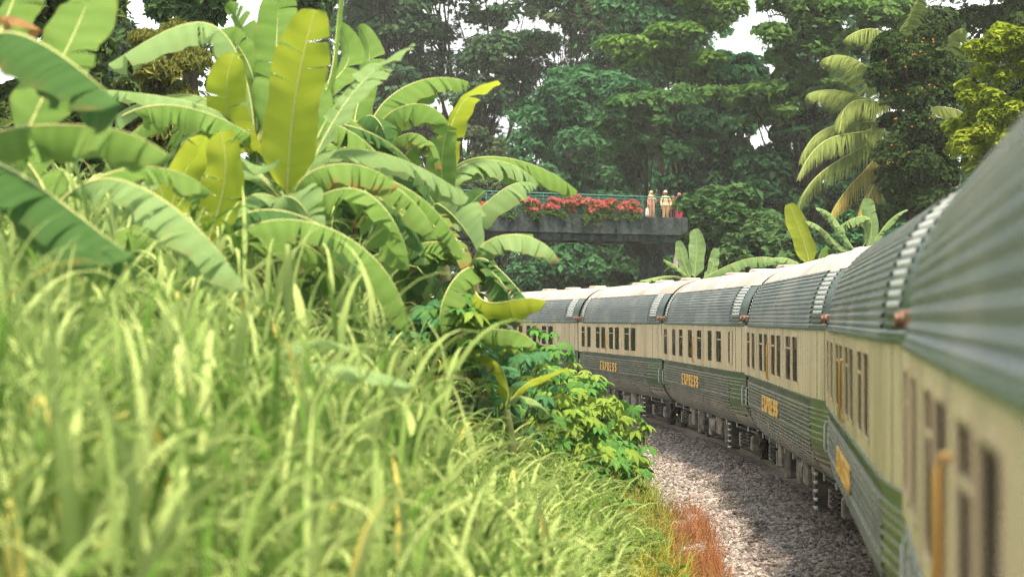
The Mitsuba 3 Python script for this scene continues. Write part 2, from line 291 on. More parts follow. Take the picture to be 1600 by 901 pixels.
    for k, (a, b) in enumerate(wins):
        y0, y1 = at(b), at(a); w = sbox(y0, WZ0, y1, WZ1).buffer(-0.06).buffer(0.06, quad_segs=3); fr = w.buffer(0.022).difference(w.buffer(-0.008))
        m = trimesh.creation.extrude_polygon(fr, 0.017, engine='earcut'); v = np.array(m.vertices)
        P.append(('window', ply((np.stack([-HALF - 0.009 + v[:, 2], v[:, 0], v[:, 1]], -1), np.array(m.faces)), 'mat_silver' if False else 'mat_cream')))
        me = f'window_{k:03d}' if k else 'window'
        gx = -HALF + 0.012
        P.append((me + '__pane', ply((np.array([[gx, y0, WZ0], [gx, y1, WZ0], [gx, y1, WZ1], [gx, y0, WZ1]]), np.array([[0, 2, 1], [0, 3, 2]])), 'mat_glass')))
        n = 12; yy = np.linspace(y0 - 0.02, y0 + (0.10 if k % 3 else 0.2), n); xx = gx + 0.08 + 0.02 * np.sin(np.arange(n) * 1.9)
        P.append((me + '__curtain', ply((np.array([(x, y, z) for x, y in zip(xx, yy) for z in (WZ0 - 0.02, WZ1 + 0.02)]), np.array([q for i_ in range(n - 1) for q in ([2 * i_, 2 * i_ + 2, 2 * i_ + 3], [2 * i_, 2 * i_ + 3, 2 * i_ + 1])])), 'mat_curtain', True)))
        if k % 2 == 0:
            P.append((me + '__top_light', ply(boxm(-HALF + 0.001, -HALF + 0.010, y0, y1, WZ1 - 0.19, WZ1 - 0.165), 'mat_cream')))
    P.append(('interior', ply(join([boxm(-0.35, -0.31, -H2 + 0.4, H2 - 0.4, 1.05, Z2 + 0.4), boxm(-HALF + 0.12, HALF - 0.12, -H2 + 0.4, H2 - 0.4, 1.0, 1.04), boxm(-HALF + 0.12, HALF - 0.12, -H2 + 0.4, H2 - 0.4, Z2 + 0.3, Z2 + 0.33)]), 'mat_inside')))
    for s in np.linspace(-6, 6, 7): P.append(('seat_back', ply(boxm(-1.05, -0.5, s - 0.08, s + 0.08, 1.04, 2.2, 0.03), 'mat_seat')))
    hs = at(handle)
    P.append(('handrail', ply(tube([(-HALF + 0.02, hs, 2.50), (-HALF - 0.03, hs, 2.495), (-HALF - 0.045, hs, 2.46), (-HALF - 0.045, hs, 2.2), (-HALF - 0.045, hs, 1.95), (-HALF - 0.03, hs, 1.915), (-HALF + 0.02, hs, 1.91)], 0.016, 8), 'mat_brass', True)))
    lt = at(0.42)
    for L_ in LETTERS: P.append(('letter', ply((L_[0] + [0, lt, Z1 - 0.485], L_[1]), 'mat_gilt')))
    for s in (-H2 + 0.28, H2 - 0.28):
        v, f = boxm(-HALF - 0.06, -HALF + 0.03, s - 0.13, s + 0.13, Z2 + 0.07, Z2 + 0.19, 0.02); P.append(('marker_lamp', ply((bend(v), f), 'mat_copper')))
        me = 'marker_lamp' if s < 0 else 'marker_lamp_001'
        v, f = cyl((-HALF - 0.06, s, Z2 + 0.13), (-HALF - 0.085, s, Z2 + 0.13), 0.045); P.append((me + '__lens', ply((bend(v), f), 'mat_copper', 30)))
        v, f = tube([(-HALF + 0.04, s, 1.60), (-HALF - 0.03, s, 1.59), (-HALF - 0.04, s, 1.55), (-HALF - 0.04, s, 1.27), (-HALF - 0.03, s, 1.23), (-HALF + 0.06, s, 1.22)], 0.016, 6); P.append(('end_handrail', ply((bend(v), f), 'mat_silver', True)))
        ew = Polygon([(-1.1, 0.9), (1.1, 0.9), (1.25, Z1), (1.25, Z2)] + [(roof_x(a)[0] - 0.15, roof_x(a)[1] - 0.06) for a in np.linspace(0.1, 1.45, 10)] + [(-roof_x(a)[0] + 0.15, roof_x(a)[1] - 0.06) for a in np.linspace(1.45, 0.1, 10)] + [(-1.25, Z2), (-1.25, Z1)])
        m = trimesh.creation.extrude_polygon(ew, 0.04, engine='earcut'); v = np.array(m.vertices); P.append(('end_wall', ply((np.stack([v[:, 0], s + (0.16 if s > 0 else -0.2) + v[:, 2], v[:, 1]], -1), np.array(m.faces)[:, ::-1]), 'mat_black')))
    for s in (-1, 1):
        rim = [(x, z) for x, z in (lower_prof(0)[::-1] + roof_side_prof(0))]
        P.append(('end_rim', ply(join([sweep([(x + 0.006, z) for x, z in rim], [s * H2 - 0.05, s * H2 + 0.01]), sweep([(-x - 0.006, z) for x, z in rim], [s * H2 - 0.05, s * H2 + 0.01])]), 'mat_black')))
    bel = []
    for k in range(8):
        g = 0.04 * (k % 2); bel.append(boxm(-0.95 + g, 0.95 - g, H2 - 0.1 + k * 0.09, H2 - 0.1 + (k + 1) * 0.09, 1.0 + g, Z2 + 0.45 - g))
    P.append(('gangway', ply(join(bel), 'mat_black')))
    P.append(('underframe', ply(join([boxm(-1.0, 1.0, -H2 + 0.3, H2 - 0.3, 0.80, 0.98), boxm(-0.9, -0.8, -H2 + 0.3, H2 - 0.3, 0.68, 0.8), boxm(-0.12, 0.12, -H2 - 0.3, H2 + 0.3, 0.70, 0.9)]), 'mat_underframe')))
    for s in np.linspace(-H2 + 1.4, H2 - 1.4, 9):
        P.append(('lifting_hook', ply(boxm(-HALF + 0.27, -HALF + 0.30, s - 0.03, s + 0.03, Z0 - 0.09, Z0 + 0.01, 0.008), 'mat_step_edge')))
    # bogies
    for b, c in enumerate((-6.7, 6.7)):
        nm = 'bogie' if b == 0 else 'bogie_001'
        fr = []
        for sx in (-1, 1):
            x = sx * 0.86
            poly = Polygon([(-1.55, 0.46), (-1.35, 0.62), (-0.5, 0.62), (-0.3, 0.42), (0.3, 0.42), (0.5, 0.62), (1.35, 0.62), (1.55, 0.46), (1.3, 0.36), (0.5, 0.30), (-0.5, 0.30), (-1.3, 0.36)])
            m = trimesh.creation.extrude_polygon(poly, 0.07, engine='earcut'); v = np.array(m.vertices); fr.append((np.stack([x - 0.035 + v[:, 2], c + v[:, 0], v[:, 1]], -1), np.array(m.faces)))
        fr.append(boxm(-0.85, 0.85, c - 0.25, c + 0.25, 0.42, 0.62)); P.append((nm, ply(join(fr), 'mat_underframe')))
        for w, dy in enumerate((-1.05, 1.05)):
            for sx in (-1, 1):
                x = sx * 0.53
                P.append((nm + '__wheel', ply(join([cyl((x - 0.06, c + dy, 0.43), (x + 0.06, c + dy, 0.43), 0.43, 28), cyl((x - sx * 0.06, c + dy, 0.43), (x - sx * 0.09, c + dy, 0.43), 0.46, 28)]), 'mat_underframe', 30)))
                P.append((nm + '__axle_box', ply(boxm(sx * 0.93 - 0.09, sx * 0.93 + 0.09, c + dy - 0.16, c + dy + 0.16, 0.26, 0.56, 0.03), 'mat_dusty_box')))
            P.append((nm + '__axle', ply(cyl((-0.7, c + dy, 0.43), (0.7, c + dy, 0.43), 0.07, 10), 'mat_underframe', 30)))
        for dy in (-0.62, -0.22, 0.22, 0.62):
            hel = [( -0.97 + 0.07 * math.cos(q), c + dy + 0.07 * math.sin(q), 0.34 + 0.34 * q / (2 * math.pi * 5)) for q in np.linspace(0, 2 * math.pi * 5, 44)]
            P.append((nm + '__spring', ply(tube(hel, 0.018, 5), 'mat_underframe', True)))
    for y0, y1, z0, x0, m in ((-4.2, -3.4, 0.28, -1.08, 'mat_underframe'), (-3.1, -2.7, 0.22, -1.02, 'mat_dusty_box'), (-2.3, -1.3, 0.36, -1.06, 'mat_dusty_box'), (0.4, 1.0, 0.24, -1.0, 'mat_dusty_box'), (1.4, 2.6, 0.30, -1.08, 'mat_underframe'), (3.0, 3.35, 0.2, -1.02, 'mat_dusty_box'), (3.8, 4.6, 0.34, -1.06, 'mat_dusty_box')):
        P.append(('equipment_box', ply(boxm(x0, -0.5, y0, y1, z0, 0.79, 0.025), m)))
    P.append(('air_tank', ply(join([cyl((-0.85, -0.8, 0.52), (-0.85, 0.2, 0.52), 0.2, 18), cyl((-0.85, -0.86, 0.52), (-0.85, -0.8, 0.52), 0.15, 18)]), 'mat_dusty_box', 30)))
    for b, c in enumerate((-4.75,)):
        x = -1.12
        P.append(('step_ladder', ply(join([boxm(x, x + 0.18, c - 0.24, c - 0.21, 0.18, 0.8), boxm(x, x + 0.18, c + 0.21, c + 0.24, 0.18, 0.8), boxm(x + 0.14, x + 0.17, c - 0.22, c + 0.22, 0.74, 0.79)]), 'mat_underframe')))
        me = 'step_ladder' if b == 0 else f'step_ladder_{b:03d}'
        for z in (0.22, 0.34, 0.46, 0.58, 0.70): P.append((me + '__step', ply(boxm(x - 0.03, x + 0.16, c - 0.205, c + 0.205, z - 0.016, z + 0.016, 0.004), 'mat_step_edge')))
    for s, z in ((-0.95, 0.74), (-1.0, 0.66)): P.append(('pipe', ply(cyl((s, -H2 + 0.6, z), (s, H2 - 0.6, z), 0.025, 8), 'mat_underframe', 30)))
    return P
COACH_A, COACH_B = coach_parts(WIN_A, 0.397), coach_parts(WIN_B, 0.465)
A_TOP, NRIB = 1.08, 18; COACH_N = coach_parts(WIN_A, 0.397)
# joints between coaches, metres of arc from the apex along the side; the first is the front of the coach the photographer leans from
s_front = CR * math.asin((16.6 - APEX) / RAD)
coach_labels = ['nearest green and cream coach, huge and blurred at the edge of the picture',
    'second coach, its green flank and windows broad beside the pale ballast',
    'third coach, with bright barred roof end above its pale yellow door panel',
    'fourth coach, whose windows stand singly and in pairs beside a brass handrail',
    'fifth coach, its whole flank seen, right of the half hidden one',
    'sixth coach, its lower flank half hidden by leafy shrubs and banana leaves',
    'farthest coach of the train, mostly hidden behind the banana leaves']
for k, lab in enumerate(coach_labels):
    s = s_front + (k - 0.5) * PITCH
    (x0, y0), _ = on_track(s - PITCH / 2); (x1, y1), _ = on_track(s + PITCH / 2)
    if k == 0: x0, y0 = x1 - 0.116 * (y1 - PITCH * 0.993) * 0 - 0.1152 * PITCH, y1 - PITCH * 0.9933            # the line straightens here
    yaw = math.degrees(math.atan2(-(x1 - x0), y1 - y0)); c = ((x0 + x1) / 2, (y0 + y1) / 2)
    t = thing('train_coach', lab, 'train coach', 'coaches of the train')
    M = T().translate([c[0], c[1], 0]).rotate([0, 0, 1], yaw)
    for name, d in (COACH_B if k == 3 else COACH_N if k < 2 else COACH_A):
        if k == 0 and name.split('__')[0].split('_0')[0] in ('bogie', 'air_tank', 'equipment_box', 'seat_back'): continue
        put(t + '__' + name, {**d, 'to_world': M})

# ------------------------------------------------------------------ banana plants
def leaf_mesh(pts, hw, side, fold, tears=6, seed=0, tint='mid', n=30, curl=0.5, dry=0.0):
    """pts: midrib points; hw: half width in metres; side: lateral axis; fold: how far the halves hang (degrees)."""
    g = np.random.default_rng(seed); N = 121; c = spline(pts, N); Tn = np.gradient(c, axis=0); Tn /= np.linalg.norm(Tn, axis=1, keepdims=True)
    Sd = np.asarray(side, float) - (Tn @ np.asarray(side, float))[:, None] * Tn; Sd /= np.linalg.norm(Sd, axis=1, keepdims=True) + 1e-9
    Nn = np.cross(Sd, Tn); Nn *= np.where(Nn[:, 2].mean() < 0, -1, 1)
    length = np.linalg.norm(np.diff(c, axis=0), axis=1).sum()
    tt = np.linspace(0, 1, N); t0 = 0.06
    w = hw * np.clip((tt - t0) / 0.16, 0, 1) ** 0.55 * np.sqrt(np.clip(1 - np.clip((tt - 0.62) / 0.385, 0, 1) ** 2.4, 0, 1)) * (1 + 0.05 * np.sin(tt * 17 + seed))
    A = {'lime': ((0.30, 0.40, 0.035), (0.37, 0.45, 0.05)), 'mid': ((0.14, 0.27, 0.055), (0.22, 0.36, 0.10)), 'dark': ((0.065, 0.15, 0.045), (0.10, 0.21, 0.07)), 'pale': ((0.20, 0.34, 0.12), (0.30, 0.45, 0.20)), 'dry': ((0.30, 0.17, 0.07), (0.42, 0.27, 0.13))}[tint]
    A = np.array(A); parts = []
    for sg in (-1, 1):
        cuts = np.sort(np.concatenate([[t0, 1.0], g.uniform(0.10, 0.97, tears * 2)]))
        for a, b in zip(cuts[:-1], cuts[1:]):
            if b - a < 0.008: continue
            m = max(3, int((b - a) * n) + 2); ts = np.linspace(a, b, m); us = np.linspace(0, 1, 5)
            extra = g.normal(0, 10 if tears > 2 else 4); gap = g.uniform(0.0, 0.02) if tears else 0; lag = 0.05 + g.uniform(-0.012, 0.012)
            tone = g.uniform(0, 1); rows = []; cols = []
            for q, t in enumerate(ts):
                e = (q / (m - 1) - 0.5) * 2
                for u in us:
                    t2 = np.clip(t + lag * u * (1 - 0.5 * t) - gap * u * e, 0, 1)
                    i = t2 * (N - 1); i0 = int(min(i, N - 2)); fr = i - i0
                    ic = t * (N - 1); j0 = int(min(ic, N - 2)); jf = ic - j0
                    lerp = lambda arr: arr[i0] * (1 - fr) + arr[i0 + 1] * fr
                    wt = w[j0] * (1 - jf) + w[j0 + 1] * jf
                    ph = math.radians(fold + extra * u + curl * 26 * u * u) 
                    off = 0.93 * wt * u * (math.cos(ph) * sg * lerp(Sd) - math.sin(ph) * lerp(Nn))
                    rip = 0.012 * u * math.sin(t * length * 21 + seed + sg) + 0.02 * u * math.sin(t * 13 + seed * 2.3 + sg)
                    rows.append(lerp(c) + off + lerp(Nn) * rip)
                    k = 0.5 * tone + 0.5 * (0.5 + 0.5 * math.sin(t * length * 42))
                    col = A[0] * (1 - k) + A[1] * k
                    br = 0.35 * max(0, 1 - abs(math.sin(t * 47 + seed * 1.7 + u * 3)) * 9) * u ** 3 + max(dry, 0.12) * max(0, u - 0.72) / 0.28 * (0.5 + 0.5 * math.sin(t * 31 + seed)) + (0.7 if dry >= 0.3 and t > 0.96 else 0)
                    cols.append(col * (1 - min(br, 1)) + np.array([0.36, 0.20, 0.08]) * min(br, 1))
            rows = np.array(rows); i, j = np.meshgrid(np.arange(m - 1), np.arange(4), indexing='ij'); a_ = (i * 5 + j).ravel()
            parts.append((rows, np.vstack([np.stack([a_, a_ + 1, a_ + 6], 1), np.stack([a_, a_ + 6, a_ + 5], 1)]), np.array(cols)))
    r = (0.010 + 0.022 * hw) * (1 - 0.85 * tt[::4]) ; rib = tube(c[::4] - Nn[::4] * 0.004, r, 6)
    return join(parts), rib
X_, Y_ = (1, 0, 0), (0, -1, 0)
def face(a): return (math.cos(math.radians(a)), -math.sin(math.radians(a)), 0)
# one entry per plant: label, crown (pixel row and distance that were measured), leaves: (points (px, py, metres), half width px, axis turned by degrees, fold, tint, tears, dry)
PLANTS = [
 ('dark banana plant at the picture edge, broad blurred leaves arching over the grass', (-90, 250, 17), [
   ([(-60, 90, 17), (-5, 52, 16.8), (60, 65, 16.5), (130, 112, 16.2), (190, 164, 16)], 95, 85, 38, 'dark', 3, .2),
   ([(-70, 250, 17.2), (0, 205, 17), (80, 195, 16.8), (180, 202, 16.5), (264, 242, 16.2)], 62, 88, 55, 'mid', 4, .1),
   ([(-70, 260, 17), (-20, 250, 16.6), (40, 277, 16.3), (120, 334, 16), (210, 400, 15.6)], 95, 80, 40, 'dark', 3, 0),
   ([(20, 260, 18), (51, 186, 18), (100, 84, 18.2), (150, -40, 18.6)], 58, 15, -8, 'mid', 1, 0),
   ([(-30, 120, 18.8), (-5, 60, 19), (20, 0, 19.2), (40, -70, 19.4)], 50, 30, 5, 'mid', 2, 0),
   ([(-60, 60, 18.5), (-10, 28, 18.3), (30, 28, 18.1), (64, 48, 18)], 22, 80, 50, 'dry', 5, .5)]),
 ('banana plant low in the grass, its long pale leaf arching down', (85, 345, 20), [
   ([(90, 320, 20), (130, 288, 19.9), (225, 295, 19.5), (300, 348, 19.2), (385, 450, 19)], 70, 78, 38, 'pale', 8, .15),
   ([(80, 330, 20), (40, 300, 19.8), (-20, 310, 19.6), (-80, 360, 19.4)], 60, 80, 42, 'mid', 5, 0),
   ([(90, 320, 20.3), (170, 270, 20.6), (250, 262, 20.8), (330, 300, 21)], 45, 80, 45, 'mid', 6, 0),
   ([(85, 330, 20.4), (60, 280, 20.6), (30, 240, 20.8), (-10, 215, 21)], 45, 30, 20, 'mid', 4, 0)]),
 ('tallest banana plant, with a great upright lime leaf glowing against the distant trees', (452, 345, 25.5), [
   ([(448, 330, 25.5), (450, 270, 25.4), (462, 150, 25.2), (492, 15, 25.2)], 48, 8, -6, 'lime', 1, 0),
   ([(455, 330, 25.5), (478, 275, 25.6), (540, 160, 26), (642, 72, 26.6)], 34, 50, -4, 'pale', 7, 0),
   ([(452, 330, 25.6), (485, 240, 26), (535, 150, 26.3), (600, 100, 26.5)], 24, 25, 10, 'mid', 4, 0),
   ([(456, 335, 25.6), (505, 243, 26), (600, 240, 26.5), (732, 308, 27)], 44, 80, 34, 'pale', 5, 0),
   ([(456, 335, 25.2), (500, 262, 25), (560, 258, 25), (622, 292, 25)], 46, 80, 44, 'mid', 6, .9),
   ([(456, 335, 25.2), (510, 302, 24.8), (560, 296, 24.6), (615, 345, 24.4), (640, 420, 24.2)], 60, 70, 34, 'mid', 6, .1),
   ([(450, 335, 25.2), (420, 305, 24.8), (385, 308, 24.5), (350, 350, 24.3)], 40, 80, 40, 'pale', 4, 0),
   ([(452, 335, 25), (440, 308, 24.6), (470, 320, 24.2), (490, 370, 24)], 40, 60, 30, 'pale', 4, 0),
   ([(455, 335, 25.8), (470, 280, 26), (490, 210, 26.2), (500, 130, 26.4)], 26, 20, 8, 'mid', 2, 0)]),
 ('shorter banana plant with two broad upright lime leaves standing above the grass', (322, 410, 24), [
   ([(318, 400, 24), (330, 365, 24), (350, 290, 23.9), (344, 206, 23.9)], 35, 10, -5, 'lime', 2, 0),
   ([(318, 400, 24.1), (268, 322, 24.1), (292, 265, 24.1), (318, 212, 24.2)], 30, -12, -5, 'lime', 1, 0),
   ([(325, 400, 24.2), (368, 240, 24.6), (400, 258, 24.4), (432, 250, 24.2)], 22, 70, 20, 'pale', 1, 0),
   ([(318, 400, 24.2), (280, 330, 24.6), (230, 300, 24.8), (180, 320, 25)], 40, 80, 35, 'mid', 5, 0),
   ([(325, 400, 24.2), (360, 350, 24.6), (400, 330, 24.8), (440, 360, 25)], 40, 80, 35, 'mid', 5, 0)]),
 ('tall banana plant behind the lime leaves, one shaded leaf drooping towards the picture edge', (398, 240, 28), [
   ([(402, 230, 28), (425, 140, 28), (432, 60, 28.2), (436, -25, 28.4)], 38, 12, -5, 'mid', 2, 0),
   ([(396, 230, 28), (380, 110, 28), (330, 38, 28), (250, 52, 27.8), (168, 100, 27.6)], 52, 80, 28, 'pale', 4, 0),
   ([(396, 235, 28), (350, 150, 27.6), (350, 195, 27.2), (355, 140, 27), (368, 80, 27)][0:1] + [(362, 190, 27.2), (354, 140, 27), (366, 82, 27)], 36, 10, -4, 'lime', 2, 0),
   ([(396, 235, 27.8), (330, 170, 27), (240, 148, 26.6), (165, 140, 26.4)], 36, 75, 22, 'pale', 3, 0),
   ([(390, 240, 27.6), (340, 190, 27), (270, 168, 26.4), (225, 190, 26)], 40, 80, 40, 'mid', 7, 0),
   ([(190, 182, 26), (240, 165, 25.9), (310, 172, 25.8), (392, 210, 25.6)], 42, 84, 50, 'mid', 9, .1),
   ([(404, 230, 28.2), (400, 150, 28.6), (392, 80, 28.8), (352, 8, 29)], 28, 35, 8, 'mid', 2, 0),
   ([(404, 230, 28.4), (395, 120, 28.6), (372, 72, 28.8), (345, 45, 29)], 26, 30, 8, 'mid', 2, 0),
   ([(404, 230, 28.4), (515, 120, 28.8), (524, 60, 29), (534, -20, 29.2)], 11, 20, 55, 'mid', 0, 0),
   ([(404, 235, 28.4), (500, 140, 29), (545, 90, 29.4), (528, 40, 29.6)], 26, 25, 10, 'mid', 1, 0)]),
 ('weathered banana plant in the middle of the clump, hung with brown dead leaves', (600, 290, 32), [
   ([(590, 275, 32), (585, 180, 32), (655, 126, 32.2), (732, 128, 32.4)], 40, 84, 46, 'mid', 4, .1),
   ([(592, 275, 32), (600, 185, 31.8), (650, 162, 31.6), (700, 192, 31.4)], 42, 84, 50, 'mid', 5, .1),
   ([(588, 275, 32), (575, 180, 31.5), (592, 190, 31.2), (606, 235, 31)], 30, 30, 30, 'dark', 4, .3),
   ([(588, 275, 32.2), (560, 190, 32), (540, 190, 32), (525, 230, 32)], 30, 50, 35, 'dark', 5, .4),
   ([(592, 275, 32), (610, 225, 31.6), (640, 208, 31.4), (675, 230, 31.2)], 26, 80, 50, 'mid', 8, .9),
   ([(585, 275, 32), (560, 215, 31.6), (550, 200, 31.3), (548, 250, 31)], 24, 40, 40, 'dry', 5, .8),
   ([(592, 280, 31.8), (640, 235, 31.4), (665, 220, 31.2), (690, 265, 31)], 30, 70, 40, 'mid', 5, .3),
   ([(588, 275, 32.4), (560, 160, 32.6), (575, 110, 32.8), (560, 40, 33)], 26, 20, 8, 'mid', 2, 0),
   ([(585, 278, 32), (530, 260, 31.6), (500, 280, 31.4), (480, 330, 31.2)], 32, 70, 40, 'mid', 5, .2)]),
 ('banana plant whose longest leaves reach over the flowers of the bridge', (686, 345, 33), [
   ([(692, 330, 33), (693, 262, 33), (704, 200, 33), (775, 126, 33.4)], 30, 45, -2, 'lime', 1, 0),
   ([(684, 335, 32.8), (690, 280, 32.6), (692, 235, 32.5), (702, 196, 32.5)], 26, 15, -4, 'mid', 1, 0),
   ([(690, 335, 33), (705, 272, 33.2), (770, 250, 33.6), (842, 288, 34)], 40, 82, 38, 'pale', 5, 0),
   ([(690, 335, 33.2), (720, 255, 33.6), (800, 248, 34), (902, 298, 34.4)], 36, 78, 34, 'mid', 3, 0),
   ([(690, 338, 32.8), (735, 335, 32.6), (780, 300, 32.6), (838, 288, 32.8)], 38, 80, 40, 'pale', 5, 0),
   ([(688, 340, 32.4), (705, 345, 32.2), (730, 325, 32), (758, 298, 32)], 24, 30, 10, 'dark', 0, 0),
   ([(684, 338, 32.4), (610, 300, 31.5), (680, 330, 31), (738, 385, 30.8)][0:1] + [(690, 322, 31.6), (715, 345, 31.2), (745, 392, 30.8)], 44, 75, 38, 'pale', 5, 0),
   ([(682, 340, 32.6), (650, 290, 32), (600, 285, 31.6), (560, 330, 31.4)], 40, 80, 40, 'mid', 6, .2),
   ([(684, 342, 32.4), (660, 330, 31.6), (690, 370, 31), (720, 420, 30.6)], 30, 60, 45, 'mid', 8, .9),
   ([(682, 342, 32.4), (640, 320, 31.4), (610, 345, 31), (590, 410, 30.8)], 44, 70, 38, 'mid', 6, .2)]),
 ('lowest banana plant of the clump, lime leaves lying level against the train windows', (738, 440, 31), [
   ([(738, 430, 31), (765, 375, 31), (820, 368, 31), (874, 408, 31)], 40, 82, 36, 'pale', 4, .3),
   ([(738, 430, 31.4), (760, 378, 31.6), (795, 366, 31.8), (832, 366, 32)], 18, 80, 40, 'mid', 2, 0),
   ([(738, 435, 30.6), (745, 405, 30.6), (785, 425, 30.4), (828, 472, 30.2)], 40, 60, 48, 'dark', 8, .9),
   ([(738, 440, 30), (762, 472, 29.8), (800, 469, 29.6), (853, 471, 29.4)], 31, 88, 68, 'lime', 2, 0),
   ([(738, 440, 30), (760, 512, 29.8), (800, 516, 29.6), (840, 545, 29.4)], 30, 85, 60, 'mid', 3, 0),
   ([(738, 430, 31.4), (720, 390, 31.4), (690, 380, 31.2), (650, 410, 31)], 40, 80, 38, 'mid', 5, .1),
   ([(736, 440, 30.6), (750, 420, 30.4), (790, 450, 30), (815, 510, 29.8)], 34, 60, 40, 'dark', 6, .3),
   ([(736, 440, 30.6), (720, 425, 30), (700, 450, 29.8), (690, 520, 29.6)], 36, 60, 40, 'mid', 5, .2)]),
 ('young banana plant among the leafy shrubs below the coach with half hidden flank', (790, 640, 30), [
   ([(795, 635, 30), (815, 605, 30), (845, 588, 30), (887, 574, 30)], 17, 60, 10, 'lime', 0, 0),
   ([(790, 635, 30), (790, 590, 30), (770, 560, 30), (735, 560, 30)], 22, 75, 30, 'lime', 2, 0),
   ([(790, 638, 29.8), (810, 620, 29.6), (835, 625, 29.4), (860, 650, 29.2)], 18, 75, 25, 'pale', 2, 0)]),
 ('young banana plant half drowned in tall grass, two pale leaves lying flat', (440, 640, 18), [
   ([(430, 630, 18), (440, 548, 18), (500, 532, 17.9), (558, 548, 17.8)], 22, 70, 12, 'pale', 1, 0),
   ([(435, 630, 18), (470, 572, 17.6), (550, 572, 17.4), (645, 602, 17.2)], 36, 75, 22, 'pale', 2, 0),
   ([(430, 635, 18), (380, 560, 17.8), (330, 560, 17.6), (270, 600, 17.4)], 30, 75, 25, 'pale', 2, 0)]),
 ('small banana plant beyond the train, four upright leaves before the bridge pier', (1086, 450, 88), [
   ([(1083, 440, 88), (1074, 425, 88), (1066, 400, 88), (1060, 376, 88)], 10, 20, -5, 'pale', 0, 0),
   ([(1086, 440, 88), (1086, 424, 88), (1089, 395, 88), (1084, 358, 88)], 14, 5, -5, 'pale', 0, 0),
   ([(1090, 440, 88), (1113, 420, 88), (1116, 404, 88), (1120, 388, 88)], 9, 10, -5, 'pale', 2, 0),
   ([(1082, 442, 88), (1073, 430, 87.8), (1057, 416, 87.5), (1038, 405, 87)], 7, 70, 25, 'pale', 3, 0),
   ([(1080, 442, 88), (1060, 432, 87.8), (1030, 432, 87.5), (1000, 438, 87)], 8, 70, 25, 'pale', 3, 0),
   ([(1092, 440, 88), (1122, 422, 87.5), (1173, 403, 87), (1226, 408, 86.5)], 19, 84, 46, 'pale', 5, 0)]),
 ('small banana plant beyond the train with a single upright lime leaf below the palm', (1268, 430, 86), [
   ([(1266, 425, 86), (1262, 400, 86), (1250, 362, 86), (1234, 318, 86)], 17, 10, -4, 'lime', 0, 0),
   ([(1270, 425, 86), (1282, 395, 86), (1291, 385, 86), (1300, 390, 86)], 12, 70, 30, 'mid', 2, 0),
   ([(1262, 425, 86), (1235, 405, 86), (1215, 402, 86), (1195, 410, 86)], 12, 75, 35, 'pale', 4, 0)]),
 ('ragged banana plant beyond the train, torn pale leaves below the orange laden tree', (1345, 400, 86), [
   ([(1350, 395, 86), (1361, 352, 86), (1358, 333, 86), (1356, 310, 86)], 13, 5, 0, 'pale', 1, 0),
   ([(1342, 395, 86), (1347, 338, 86), (1326, 344, 86), (1303, 368, 86)], 16, 70, 30, 'pale', 8, .2),
   ([(1340, 395, 86), (1316, 358, 86), (1298, 334, 86), (1275, 324, 86)], 14, 75, 34, 'pale', 9, .2),
   ([(1336, 398, 86), (1291, 362, 86), (1275, 350, 86), (1256, 344, 86)], 12, 75, 34, 'pale', 9, .9),
   ([(1352, 395, 86), (1380, 356, 86), (1398, 337, 86), (1418, 327, 86)], 9, 60, 20, 'pale', 2, 0)]),
]
seed = 10
